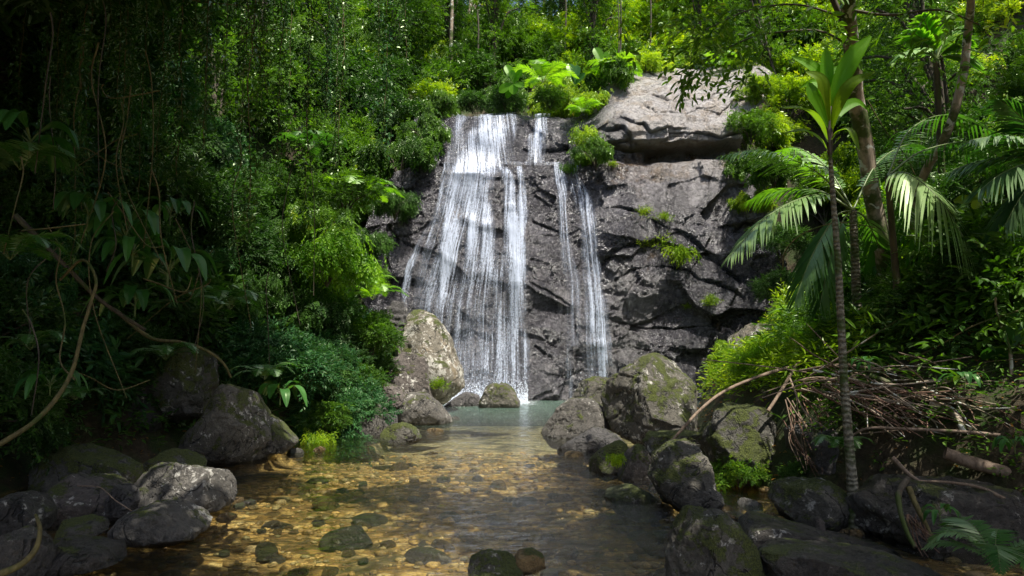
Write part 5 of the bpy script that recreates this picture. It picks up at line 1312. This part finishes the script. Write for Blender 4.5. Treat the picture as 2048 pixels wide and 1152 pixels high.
# broad upright leaves on the cliff top (heliconia like)
def upright(label, px, py, Y, leaves, mat='blade'):
    t = thing('broadleaf_plant', label, 'broad-leaved plant', pt(px, py, Y))
    for i, (dx, dy, w) in enumerate(leaves):
        s = Y / F; e = Vector((dx * s, -.2 * (i % 3 - 1), -dy * s))
        o = obj('leaf', blade_mesh([(0, 0, 0), e * .35 + Vector((0, 0, abs(e.z) * .1)), e * .75 + Vector((0, 0, abs(e.z) * .08)), e], w * s, mat, .3 + .1 * (i % 5), 12, .2, 0, (0, -1, .3)), t)
    return t
upright('plant with tall banana-like leaves standing above the broad waterfall', 1027, 168, 22.4, [(-16, -45, 18), (-5, -30, 14), (18, -25, 14), (-30, 12, 22), (0, 22, 20), (22, 10, 16), (-14, 26, 16)])
upright('plant with a dark upright leaf on the cliff top above the thin waterfall', 1150, 170, 22.8, [(-12, -50, 18), (6, -42, 16), (20, -20, 12)], 'broad')
upright('plant with two tall pointed leaves above the left corner of the slab', 1208, 140, 24, [(-18, -52, 20), (8, -40, 14), (24, -18, 12), (-26, -8, 12)])
upright('large-leaved plant at the right edge beside the forked stem', 2020, 700, 6.6, [(-15, 30, 60), (30, -70, 50), (-40, -20, 30)], 'broad')
upright('yellowish broad-leaved plant at the right above the big leaf', 1960, 400, 7.6, [(-30, -5, 26), (-10, -25, 26), (20, -18, 28), (25, 15, 26), (-12, 22, 24)], 'blade_yellow')
upright('leafy sapling on the right bank behind the palm stem', 1668, 560, 9.6, [(-22, -18, 14), (16, -20, 14), (26, 4, 14), (-20, 12, 16), (5, 22, 14), (-5, -34, 12)], 'blade')
# broad-leaved plants in the shade at left
proto = make_broadleaf(3, 8, .55, .17, 'broad', 'x', group=None)
for k, (px, py, Y, rz, s, label) in enumerate([
    (250, 485, 8.2, 0, 1.0, 'broad-leaved plant with long arching leaves in the shade on the left bank'),
    (335, 560, 8.4, 1.2, 1.05, 'broad-leaved plant with hanging leaves right of the long bare vine'),
    (265, 520, 8.0, 2.2, .8, 'star-shaped rosette plant in the shade on the left bank'),
    (175, 440, 7.6, 3.2, .8, 'broad-leaved plant high on the shaded left bank'),
    (340, 440, 9.5, 4.1, .8, 'broad-leaved plant below the hanging vines at left'),
    (60, 300, 6.4, 5.2, .8, 'broad-leaved plant at the upper left edge'),
    (270, 620, 8.4, .7, .8, 'broad-leaved plant above the dark moss-covered boulder'),
    (100, 780, 7.2, 1.9, .6, 'variegated low plant in the lower left shade'),
    (560, 800, 10.9, 2.9, .8, 'broad-leaved plant at the water between pointed boulder and trailing greenery'),
    (1900, 560, 8.0, 3.3, .6, 'broad-leaved plant on the shaded right slope'),
    (1760, 560, 9.2, 4.5, .5, 'broad-leaved herb at the foot of the leaning trunk'),
    (1880, 1035, 5.3, 1.0, .25, 'small leafy seedling on the wet ledge at lower right'),
    (1730, 735, 6.9, 1.5, .3, 'small leafy plant beside the palm sapling stem'),
]):
    put(proto if k == 0 else copy_tree(proto), px, py, Y, rz, s, label)
for k, (px, py, Y, s) in enumerate([(1930, 770, 6.4, .35), (1990, 700, 7.2, .4), (1800, 740, 7.3, .35), (2030, 900, 5.5, .3), (2000, 500, 7.5, .5)]):
    o = copy_tree(proto); put(o, px, py, Y, k * 1.7, s)
    o['label'] = ['low herb beside the pinkish rock', 'herb left of the big dark leaf at the right edge', 'herb growing above the tangle of dead branches', 'herb at the right edge below the pinkish rock', 'herb at the right edge under the dark palm fronds'][k]

# ------------------------------------------------------------------ trunks, branches, vines
def wood(name, label, cat, pts, w0, w1, mat, n=40, sides=10, rough=.12, Y=None, group=None, base_ground=False):
    """pts: (px, py, Y); widths in metres"""
    P = [pt(a, b, c) for a, b, c in pts]
    if base_ground: P[-1].z = min(P[-1].z, on_ground(P[-1].x, P[-1].y)) - .1
    g = Geo(); V, Q = tube(smooth_path(P, n), [w0, (w0 + w1) / 2, w1], sides, rough, len(bpy.data.objects)); g.add(V, Q)
    return tag(obj(name, g.mesh(name, M[mat], True)), label, cat, group)
# leaning tree at right: trunk, limbs, crown
tree_r = thing('tree', 'leaning tree with a pale lichen-blotched trunk at the right', 'tree')
P = [pt(*q) for q in [(1700, -180, 7.2), (1695, -60, 7.5), (1697, 20, 7.9), (1704, 100, 8.2), (1712, 200, 8.5), (1730, 290, 8.7), (1742, 380, 8.8), (1758, 460, 8.9), (1775, 560, 9.0), (1784, 650, 9.1), (1788, 700, 9.1)]]
P[-1].z = on_ground(P[-1].x, P[-1].y) - .2
g = Geo(); V, Q = tube(smooth_path(P, 70), [.075, .085, .10, .105, .12, .15], 14, .16, 77); g.add(V, Q); obj('trunk', g.mesh('trunk', M['bark'], True), tree_r)
g = Geo()
for q, w in [([(1703, 95, 8.2), (1640, 62, 8.0), (1545, 66, 7.8), (1490, 80, 7.7), (1430, 112, 7.6), (1385, 160, 7.5)], .014),
             ([(1700, 40, 8.0), (1600, 10, 7.6), (1500, 20, 7.3), (1410, 60, 7.0)], .014), ([(1700, 70, 8.1), (1660, -20, 8.0), (1650, -120, 7.6)], .05),
             ([(1698, 20, 7.9), (1780, 30, 7.6), (1880, 20, 7.2), (1960, 50, 7.0)], .02)]:
    V, Q = tube(smooth_path([pt(*a) for a in q], 24), [w, w * .3], 7, .1); g.add(V, Q)
obj('branch', g.mesh('branch', M['bark_dark'], True), tree_r)
rng = np.random.default_rng(404); B = []; T = []
for q, cnt, rr in [([(1640, 62, 8.0), (1545, 66, 7.8), (1490, 80, 7.7), (1430, 112, 7.6), (1385, 165, 7.5)], 46, .16), ([(1600, 10, 7.6), (1500, 20, 7.3), (1410, 60, 7.0), (1370, 90, 6.9)], 70, .25),
                   ([(1500, 100, 7.6), (1480, 150, 7.6), (1470, 180, 7.6)], 12, .1), ([(1385, 120, 7.4), (1390, 160, 7.4)], 14, .06), ([(1720, 10, 7.9), (1880, 20, 7.2), (1990, 60, 7.0)], 80, .35), ([(1330, -10, 7), (1420, 20, 7)], 30, .3)]:
    pth = smooth_path([pt(*a) for a in q], 60)
    for k in range(cnt):
        c = pth[rng.integers(60)] + rng.normal(0, rr, 3) * (1, 1, .7); B.append(c); T.append(rng.normal(0, 1, 3) * (1, .7, .3) + (-.5, 0, -.5))
V, Q, tone = sprigs(rng, np.array(B), np.array(T), 5, .11, .42, droop=.5)
obj('crown', quads('crown', V, Q, M['leaf_mid'], False, tone), tree_r)

slim = thing('tree', 'thin crooked grey tree at the far right behind the palm fronds', 'tree')
P = [pt(*q) for q in [(1945, -120, 7.2), (1942, 0, 7.6), (1935, 70, 7.9), (1926, 150, 8.0), (1905, 235, 8.1), (1880, 295, 8.3), (1850, 345, 8.6), (1830, 420, 8.9), (1822, 560, 9.3)]]
P[-1].z = on_ground(P[-1].x, P[-1].y) - .1
g = Geo(); V, Q = tube(smooth_path(P, 40), [.04, .05, .055, .05], 10, .15, 9); g.add(V, Q); obj('trunk', g.mesh('trunk', M['bark'], True), slim)
wood('sapling_stem', 'thin forked bare stem in front of the big dark leaf at the right edge', 'bare sapling', [(1990, 560, 6.5), (1993, 620, 6.5), (2010, 670, 6.5), (2022, 720, 6.5), (2020, 800, 6.5)], .008, .02, 'bark', base_ground=True)
# fallen branch over the boulders
wood('fallen_branch', 'long bare fallen branch leaning from the boulders up to the right bank', 'fallen branch', [(1302, 928, 7.35), (1345, 880, 7.5), (1400, 820, 7.7), (1450, 782, 7.9), (1520, 752, 8.1), (1590, 732, 8.3), (1640, 722, 8.4)], .013, .022, 'bark_dry', 50, 10, .25)
wood('fallen_branch', 'short pale broken branch propped on the overhanging boulder', 'fallen branch', [(1536, 822, 7.9), (1560, 785, 8.0), (1590, 735, 8.1), (1600, 722, 8.1)], .02, .015, 'bark_dry', 20, 10, .2)
wood('fallen_branch', 'thin dead branch lying level beside the palm sapling stem', 'fallen branch', [(1600, 742, 7.9), (1680, 730, 7.2), (1760, 738, 7.0), (1880, 745, 6.9), (1980, 755, 6.8)], .018, .012, 'bark_dry', 30)
wood('fallen_branch', 'straight dead branch jutting left from the rock shelf', 'fallen branch', [(1705, 870, 6.4), (1740, 856, 6.3), (1820, 858, 6.2), (1920, 863, 6.2), (2000, 870, 6.1)], .010, .016, 'bark_dry', 24)
wood('fallen_branch', 'thick gnarled root-like branch in the middle of the dead tangle', 'fallen branch', [(1740, 752, 6.9), (1775, 765, 6.8), (1790, 785, 6.7), (1796, 810, 6.6)], .03, .015, 'bark', 24, 10, .3)
wood('fallen_branch', 'peeling grey log crossing the dead tangle at right', 'fallen branch', [(1860, 805, 6.6), (1900, 820, 6.5), (1920, 845, 6.4), (1930, 870, 6.3)], .05, .025, 'bark', 24, 10, .35)
wood('fallen_branch', 'long dead branch sloping down to the right below the tangle', 'fallen branch', [(1785, 915, 6.1), (1820, 950, 6.0), (1870, 985, 5.9), (1905, 1020, 5.8)], .022, .010, 'bark_dry', 24)
wood('fallen_branch', 'curved dead branch lying on the rock shelf at right', 'fallen branch', [(1840, 962, 5.9), (1900, 965, 5.8), (1960, 975, 5.7), (2010, 998, 5.6)], .010, .016, 'bark_dry', 24)
wood('fallen_branch', 'rotting log along the layered ledge at the right edge', 'fallen branch', [(1890, 905, 6.2), (1960, 930, 6.1), (2040, 950, 6.0), (2100, 955, 6.0)], .05, .06, 'bark_dry', 24, 12, .3)
wood('tree_root', 'thick grey root bending down over the wet ledge at lower right', 'root', [(1815, 958, 5.7), (1798, 985, 5.5), (1800, 1020, 5.4), (1812, 1060, 5.3), (1830, 1095, 5.2)], .026, .016, 'bark_dark', 30, 10, .25)
wood('tree_root', 'mossy root beside the thick grey root', 'root', [(1818, 975, 5.6), (1832, 1010, 5.5), (1852, 1050, 5.4), (1870, 1085, 5.3)], .024, .013, 'vine', 30, 10, .3)
wood('tree_root', 'curved orange-brown root in the lower left corner', 'root', [(72, 1030, 4.6), (80, 1060, 4.4), (70, 1100, 4.3), (40, 1130, 4.2), (-10, 1152, 4.1)], .010, .022, 'vine', 30)
wood('vine', 'long bare yellowish vine curving down to the left edge', 'vine', [(120, 560, 6.9), (165, 520, 6.8), (192, 560, 6.7), (180, 610, 6.6), (165, 660, 6.5), (145, 740, 6.3), (110, 800, 6.1), (60, 850, 5.9), (-20, 900, 5.7)], .012, .022, 'vine', 70)
wood('vine', 'arching vine reaching down to the tip of the pointed boulder', 'vine', [(230, 620, 9.2), (300, 675, 9.3), (360, 684, 9.5), (410, 700, 9.7), (445, 725, 9.8), (462, 755, 9.9)], .028, .016, 'vine', 50)
wood('vine', 'thick mossy liana behind the broad-leaved plants at left', 'vine', [(30, 430, 7.5), (80, 480, 7.6), (130, 530, 7.8), (200, 600, 8.2), (290, 660, 8.6)], .032, .022, 'bark_dark', 50, 10, .25)
wood('vine', 'thin forked vine dangling at left', 'vine', [(95, 450, 7.0), (120, 500, 6.9), (112, 560, 6.8), (130, 640, 6.7), (120, 720, 6.6), (150, 760, 6.5)], .006, .008, 'vine', 40)
wood('vine', 'thin vine running along the base of the left bank', 'vine', [(130, 735, 7.5), (180, 755, 7.8), (235, 780, 8.1), (300, 760, 8.3)], .006, .008, 'vine', 30)
wood('vine', 'thin looping vine on the right bank behind the sapling stem', 'vine', [(1565, 540, 8.5), (1572, 500, 8.4), (1610, 465, 8.3), (1680, 445, 8.2), (1750, 455, 8.4)], .008, .006, 'vine', 40)
wood('vine', 'thin stem slanting across the right slope', 'vine', [(2048, 618, 6.4), (1950, 650, 6.6), (1880, 690, 6.8), (1820, 720, 7.0)], .008, .006, 'vine', 30)
wood('vine', 'hanging thin vine between the leaning trunk and the thin tree', 'vine', [(1735, 200, 8.3), (1770, 260, 8.3), (1810, 310, 8.3), (1830, 350, 8.3)], .006, .005, 'vine', 30)
wood('vine', 'bare twig at the lower left over the wet stones', 'vine', [(155, 972, 6.1), (200, 975, 6.0), (230, 1000, 5.9), (268, 1025, 5.8)], .005, .004, 'bark_dry', 24)
# dead twigs: a countable tangle, each its own branch
rng = np.random.default_rng(77)
nt_ = 0
for k in range(130):
    a0 = rng.uniform(0, 1)
    px0, py0 = 1600 + a0 * 330 + rng.normal(0, 25), 735 + a0 * 50 + abs(rng.normal(0, 28))
    ang = rng.normal(.42, .38) + (math.pi if k % 9 == 0 else 0); L = rng.uniform(60, 270)
    px1, py1 = px0 + L * math.cos(ang), py0 + L * math.sin(ang) * .8
    if py1 > 880: py1 = 880 - rng.uniform(0, 30)
    y0, y1 = rng.uniform(6.5, 7.6), rng.uniform(5.9, 6.8)
    m0 = ((px0 + px1) / 2 + rng.normal(0, 14), (py0 + py1) / 2 - rng.uniform(-18, 26), (y0 + y1) / 2)
    wood('dead_twig', ['dry tan', 'reddish brown', 'grey'][k % 3] + (' long' if L > 180 else ' short') + ' twig ' + ('at the left of' if px0 < 1700 else 'in the middle of' if px0 < 1830 else 'at the right of') + ' the tangle on the right bank', 'dead twig', [(px0, py0, y0), m0, (px1, py1, y1)], rng.uniform(.005, .014), .004, ['bark_dry', 'bark_red', 'bark'][k % 3], 14, 5, 0, group='dry twigs piled on the right bank')
for k in range(26):
    px0 = rng.uniform(1560, 1640); py0 = rng.uniform(790, 850); px1 = px0 + rng.uniform(10, 75); py1 = py0 + rng.uniform(70, 150)
    wood('hanging_root', 'thin root hanging over the dark hollow beside the overhanging boulder', 'hanging root', [(px0, py0, 7.5), ((px0 + px1) / 2 + rng.normal(0, 10), (py0 + py1) / 2, 7.3), (px1, min(py1, 965), 7.1)], rng.uniform(.004, .009), .003, 'bark_red' if k % 2 else 'bark_dry', 12, 5, 0, group='roots hanging over the dark hollow')
for k in range(16):
    px0 = rng.uniform(1810, 1850); py0 = rng.uniform(1020, 1060); px1 = px0 + rng.uniform(10, 60); py1 = py0 + rng.uniform(30, 70)
    wood('fine_root', 'fine reddish rootlet trailing below the thick grey root', 'rootlet', [(px0, py0, 5.4), ((px0 + px1) / 2 - 6, (py0 + py1) / 2, 5.35), (px1, py1, 5.25)], .005, .002, 'bark_red', 10, 5, 0, group='rootlets under the thick grey root')

# thin bare stems and lianas crossing the dark left bank
rng = np.random.default_rng(321)
for k in range(30):
    px0 = rng.uniform(0, 640); py0 = rng.uniform(-60, 620); Yv = np.interp(px0, [0, 300, 640], [6.2, 8.2, 11.5]) - rng.uniform(0, .5)
    if k % 3: e = (px0 + rng.normal(0, 45), py0 + rng.uniform(140, 420))
    else: e = (px0 + rng.uniform(80, 200) * rng.choice([-1, 1]), py0 + rng.uniform(-60, 140))
    e = (e[0], min(e[1], 830)); mid = ((px0 + e[0]) / 2 + rng.normal(0, 22), (py0 + e[1]) / 2 + rng.normal(0, 22))
    wh = landmark(mid[0], mid[1], Yv)
    wood('liana', ['thin hanging', 'crooked bare', 'slender slanting'][k % 3] + ' liana ' + wh, 'liana', [(px0, py0, Yv), ((px0 * 2 + mid[0]) / 3 + rng.normal(0, 8), (py0 * 2 + mid[1]) / 3, Yv), (*mid, Yv - .1), (*e, Yv)], rng.uniform(.005, .011), .005, ['vine', 'bark_dark', 'vine'][k % 3], 26, 6, .2, group='lianas ' + wh)

# hanging vine curtains in the upper left
def vine_strand_mesh(seed, L, mat):
    rng = np.random.default_rng(seed); z = -np.linspace(0, L, 26); x = .06 * np.cumsum(rng.normal(0, .25, 26)); y = .06 * np.cumsum(rng.normal(0, .25, 26))
    P = np.stack([x, y, z], -1); g = Geo(); V, Q = tube(P, [.008, .005], 4); g.add(V, Q)
    st = g.mesh('vine_stem', M['vine'], True)
    n = 95; i = rng.integers(0, 26, n); B = P[i] + rng.normal(0, .05, (n, 3)); T = rng.normal(0, .8, (n, 3)) + (0, 0, -.9)
    V, Q, tone = sprigs(rng, B, T, 4, .085, .5, droop=.4)
    return quads('vine_leaves', V, Q, M[mat], False, tone), st
strands = [vine_strand_mesh(s, 2.6 + .5 * (s % 3), m) for s, m in [(1, 'leaf_deep'), (2, 'leaf_deep'), (3, 'leaf_deep'), (4, 'leaf_blue')]]  # dark leaf colours carry the shade of the upper left
for k in range(64):
    px = RNG.uniform(-20, 880); Y = RNG.uniform(7.5, 12.5) + max(0, px - 500) * .012; py = RNG.uniform(-220, 60) - (120 if px > 700 else 0)
    v, st = strands[k % 4]
    wh = landmark(px, py + 220, Y)
    t = thing('hanging_vine', ['dark', 'thin dark', 'thick dark', 'bluish'][k % 4] + ' leafy vine hanging ' + wh, 'vine', pt(px, py, Y), (0, 0, RNG.uniform(0, 6.28)), 'leafy vines hanging ' + wh, RNG.uniform(.6, 1.1))
    obj('leaves', v, t); obj('vine_stem', st, t)
# ------------------------------------------------------------------ trees
def tree_parts(seed, h, cr, twigs, L, W, mat, bark='bark_dark', k=7):
    rng = np.random.default_rng(seed); g = Geo()
    bend = rng.normal(0, .06 * h, 2)
    tp = smooth_path([(0, 0, -.4), (bend[0] * .4, bend[1] * .4, h * .35), (bend[0], bend[1], h * .8)], 14)
    V, Q = tube(tp, [.035 * h ** .9 * .6, .02 * h ** .9 * .6, .008 * h], 8, .1, seed); g.add(V, Q)
    lobes = []
    for i in range(19):
        a = rng.uniform(0, 6.28); q = rng.uniform(.1, 1) * cr * .75; zc = h * rng.uniform(.22, 1.0)
        q *= 1.15 - .55 * min(1, abs((zc / h - .6) / .4))
        c = np.array([bend[0] + math.cos(a) * q, bend[1] + math.sin(a) * q, zc]); lobes.append((*c, cr * rng.uniform(.24, .46)))
        s = tp[min(13, int(14 * zc / h * .7))]
        V, Q = tube(smooth_path([s, (s + c) / 2 + (0, 0, .1 * h), c], 8), [.012 * h * .6, .004 * h], 5); g.add(V, Q)
    B, d, pk = blob_points(rng, lobes, twigs, .5, .55)
    V, Q, tone = sprigs(rng, B, d + rng.normal(0, .5, d.shape) + (0, 0, -.2), k, L, W)
    lt = rng.normal(0, .18, 19); tone = np.clip(tone + np.tile(np.repeat(lt[pk], 6), k), 0, 1)
    return g.mesh('trunk', M[bark], True), quads('crown', V, Q, M[mat], False, tone)
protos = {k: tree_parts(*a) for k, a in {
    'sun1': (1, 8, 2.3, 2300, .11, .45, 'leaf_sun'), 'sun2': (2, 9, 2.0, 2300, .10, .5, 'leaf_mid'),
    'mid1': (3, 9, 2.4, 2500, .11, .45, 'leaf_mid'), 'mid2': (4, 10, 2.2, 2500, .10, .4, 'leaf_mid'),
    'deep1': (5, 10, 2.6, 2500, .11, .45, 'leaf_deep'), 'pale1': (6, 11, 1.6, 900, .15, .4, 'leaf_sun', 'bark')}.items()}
def tree(kind, x, y, s, label, group=None):
    z = on_ground(x, y); t = thing('tree', label, 'tree', (x, y, z - .2), (0, 0, RNG.uniform(0, 6.28)), group, s)
    obj('trunk', protos[kind][0], t); obj('crown', protos[kind][1], t); return t
tc = []
for k in range(560):
    y = RNG.uniform(26.5, 44); x = RNG.uniform(-.75, .75) * y
    px, _ = proj(np.array([x]), np.array([y]), np.array([10.0])); px = float(px[0])
    if 1102 < px < 1118 and y > 32: continue
    tc.append((x, y, 0))
for x, y, _ in poisson(tc, 2.7):
    px, _ = proj(np.array([x]), np.array([y]), np.array([10.0])); px = float(px[0])
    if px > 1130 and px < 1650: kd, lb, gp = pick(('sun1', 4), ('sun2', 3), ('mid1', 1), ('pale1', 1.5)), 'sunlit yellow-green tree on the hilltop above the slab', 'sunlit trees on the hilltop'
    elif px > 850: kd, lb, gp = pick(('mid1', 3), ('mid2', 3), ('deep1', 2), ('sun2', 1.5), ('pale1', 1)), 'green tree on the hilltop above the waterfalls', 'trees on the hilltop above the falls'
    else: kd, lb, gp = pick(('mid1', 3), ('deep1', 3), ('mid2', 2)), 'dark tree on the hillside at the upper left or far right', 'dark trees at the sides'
    wh = landmark(px, RNG.uniform(20, 130), y); lb = ({'sun1': 'yellow-green', 'sun2': 'leafy green', 'mid1': 'broad green', 'mid2': 'tall green', 'deep1': 'dark', 'pale1': 'slender pale-stemmed'}[kd]) + ' tree ' + wh; gp = 'trees ' + wh
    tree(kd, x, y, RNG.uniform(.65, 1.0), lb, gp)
for k, (x, y, s) in enumerate([(-9.5, 13, .8), (-11, 17, .9), (-8.5, 20, .7), (-9, 24, .8), (-6.5, 25, .6), (9.5, 14, .7), (11, 18, .8), (12.5, 22, .9), (10, 24.5, .7), (-12, 10, .9), (10.5, 10.5, .7), (14, 14, .9)]):
    tree(['deep1', 'mid2', 'mid1'][k % 3], x, y, s, ['shady tree on the upper left bank', 'green tree on the slope at the right'][int(x > 0)] + [', nearest the cliff', ' half hidden by bushes', ' farther up the slope', ' close to the hilltop', ' at the crest of the bank', ' at the edge' if k < 6 else ' at the far end'][k % 6], ['shady trees on the upper left bank', 'trees on the right slope'][int(x > 0)])
# slim bare trunks seen among the hilltop trees
for k, (px, top, bot, Y, w) in enumerate([(902, -40, 60, 27, .10), (955, 20, 110, 26.5, .05), (1240, -30, 110, 27, .05), (1236, 0, 130, 26, .03), (1300, -20, 90, 28, .05), (1130, -20, 70, 30, .06)]):
    wood('bare_trunk', ['pale straight trunk at the top left of the hilltop trees', 'thin trunk standing among the trees above the broad waterfall', 'pale thin trunk in the yellow-green trees above the slab', 'dry hanging stem beside the pale thin trunk', 'thin trunk right of the pale thin trunk on the hilltop', 'thin trunk beside the gap of sky'][k], 'tree trunk',
         [(px, top, Y), (px + 2, (top + bot) / 2, Y), (px - 1, bot + 60, Y)], w * .6, w * .8, 'bark' if k == 0 else 'bark_dark', 14, 8, .1)

# ------------------------------------------------------------------ the canopy over the near stream: trees added for their shade, mostly out of view, crowns holed for sun
SX, SY = SUN.x / SUN.z, SUN.y / SUN.z
SUN_PATCHES = [(-1.9, 7.1, 1.6, 1.1), (-1.0, 5.9, 1.3, .8), (-3.6, 6.7, .5, .35), (4.0, 7.2, .9, .5), (5.0, 7.4, .6, .4), (-4.2, 9.9, .3, .4), (-3.3, 6.9, .35, .3), (-2.3, 8.5, .8, .4), (-.6, 5.1, .5, .35), (1.0, 5.6, .35, .3), (3.2, 7.9, .55, .4), (2.1, 7.5, .6, .5), (2.4, 9.9, .5, .5), (4.3, 6.6, .8, .5), (5.4, 6.2, .4, .4), (-4.6, 9.6, .35, .3), (4.2, 8.0, .6, .6), (2.1, 4.7, .25, .25)]
def wants_sun(x, y, z):
    out = np.zeros(x.shape, bool)
    for z0 in (0.0, 1.3, 2.5, 4.5):
        gx_ = x - SX * (z - z0); gy_ = y - SY * (z - z0)
        px, py = proj(gx_, gy_, np.full(x.shape, z0))
        e = 40 * fbm(gx_ * 1.2, gy_ * 1.2, 0, 3, 8)
        open_ = (gy_ > 9.2 + fbm(gx_ * .8, gy_ * .8, 0, 2, 12) * 1.5) & (px > 575 + e * 2) & (px < 1800 + e)
        out |= open_
        if z0 == 4.5: continue
        if z0 == 0 or z0 == 1.3:
            for cx, cy, a, b in SUN_PATCHES:
                out |= ((gx_ - cx) / a) ** 2 + ((gy_ - cy) / b) ** 2 < 1 + .6 * fbm(gx_ * 2, gy_ * 2, 0, 2, 3)
    return out
SUN_POINTS = [(pt(a, b, c), r, q) for a, b, c, r, q in [(1660, 190, 6.15, .9, .1), (1850, 400, 7.1, .6, .1), (1745, 330, 8.8, .5, .2), (1760, 560, 9, .4, .3), (1870, 100, 9.5, .9, .2), (1370, 900, 7.2, .5, .1), (1450, 830, 8.4, .8, .15),
    (1400, 1050, 4.7, .35, .1), (1630, 970, 6.4, .35, .2), (1760, 770, 6.9, .9, .3), (1900, 830, 6.5, .6, .35), (480, 790, 9.9, .6, .15), (360, 945, 6.7, .55, .25), (140, 905, 7.9, .5, .3), (320, 1030, 5.9, .35, .3), (985, 1130, 4.7, .3, .1),
    (1520, 420, 8, .9, .25), (1640, 1100, 5, .6, .4), (1850, 1050, 5.5, .4, .4), (1990, 850, 6.6, .3, .2), (1700, 650, 10, 1.6, .1), (1570, 690, 11, 1.3, .1), (1830, 640, 9.5, 1.1, .35), (1750, 480, 8.9, .6, .1), (340, 560, 8.4, .5, .5), (600, 740, 11.8, .7, .3)]]
def in_beam(B, rng):
    S = np.array(SUN); out = np.zeros(len(B), bool)
    for p, r, q in SUN_POINTS:
        d = B - np.array(p); t = d @ S; dist = np.linalg.norm(d - t[:, None] * S, axis=1)
        out |= (t > 0) & (dist < r) & (rng.random(len(B)) > q)
    return out
def shade_tree(label, bx, by, cx, cy, cz, rx, ry, rz, twigs, seed, hmin=0, mat='leaf_deep', L=.24):
    rng = np.random.default_rng(seed); t = thing('tree', label, 'tree')
    g = Geo(); z0 = on_ground(bx, by)
    P = smooth_path([(bx, by, z0 - .3), (bx * .9 + cx * .1, by, (z0 + cz) * .45), (cx, cy, cz)], 20); V, Q = tube(P, [.24, .16, .06], 12, .12, seed); g.add(V, Q)
    for i in range(9):
        e = np.array([cx + rng.uniform(-1, 1) * rx * .8, cy + rng.uniform(-1, 1) * ry * .8, cz + rng.uniform(-.4, .5) * rz])
        V, Q = tube(smooth_path([P[12 + i % 6], (P[12] + e) / 2 + (0, 0, .4), e], 10), [.06, .02], 6, .1)
        pxv, pyv = proj(V[:, 0], V[:, 1], V[:, 2])
        if ((pyv > -30) & (pxv > 450) & (pxv < 2048) & (V[:, 1] > .5)).any(): continue
        g.add(V, Q)
    obj('trunk', g.mesh('trunk', M['bark_dark'], True), t)
    n = twigs * 3
    U = nrm(rng.normal(size=(n, 3))) * (rng.random(n) ** (1 / 2.2))[:, None]
    B = U * (rx, ry, rz) + (cx, cy, cz)
    ok = ~wants_sun(B[:, 0], B[:, 1], B[:, 2]) & ~in_beam(B, rng)  # crown gaps shaped so that sun lands on the chosen spots
    gx_ = B[:, 0] - SX * B[:, 2]; gy_ = B[:, 1] - SY * B[:, 2]
    ok &= ~((fbm(gx_ * 1.7, gy_ * 1.7, 0, 3, 44) > (.22 if cx > 0 else .34)) & (gx_ > -3.5)); B = B[ok][:twigs]
    T = rng.normal(0, 1, B.shape) * (1, 1, .4) + (0, 0, -.2)
    px, py = proj(B[:, 0], B[:, 1], B[:, 2] - .45)
    vis = (B[:, 1] > .3) & (py > -60) & (px > -100) & (px < 2150)
    allow = (px < 560) & (py < 60 + 240 * (1 - px / 620)) & (rng.random(len(px)) < .8)
    k_ = ~vis | allow
    B, T = B[k_], T[k_]
    V, Q, tone = sprigs(rng, B, T, 7, L, .5)
    obj('crown', quads('crown', V, Q, M[mat], False, tone), t)
    return t
shade_tree('big dark tree whose low crown darkens the upper left corner', -8.2, 7.5, -6.5, 7.0, 8.5, 4.2, 4.2, 2.6, 7000, 900)
shade_tree('unseen tall tree added to shade the stream from the near left bank', -6.0, 3.2, -3.0, 3.4, 8.0, 4.5, 3.8, 1.8, 2600, 901)
shade_tree('tall tree behind the upper left foliage', -9.5, 12.5, -8.6, 12.5, 10.5, 3.4, 4.6, 2.8, 4600, 902)
shade_tree('unseen tall tree added to shade the stream from the near right bank', 5.8, 3.5, 3.0, 3.6, 8.0, 4.0, 4.0, 1.8, 1500, 903)
shade_tree('unseen tall tree added to shade the dead twigs on the right bank', 8.5, 7.0, 6.6, 6.6, 8.4, 3.6, 3.2, 2.0, 1800, 904)
shade_tree('unseen spreading tree added to shade the middle of the stream', -7.5, 5.2, -1.6, 6.6, 9.2, 3.8, 3.0, 1.4, 2600, 907)
shade_tree('unseen tree added at the far right to shade the slope', 11, 11.5, 10.0, 11.0, 9.5, 2.6, 3.5, 2.2, 2600, 908)
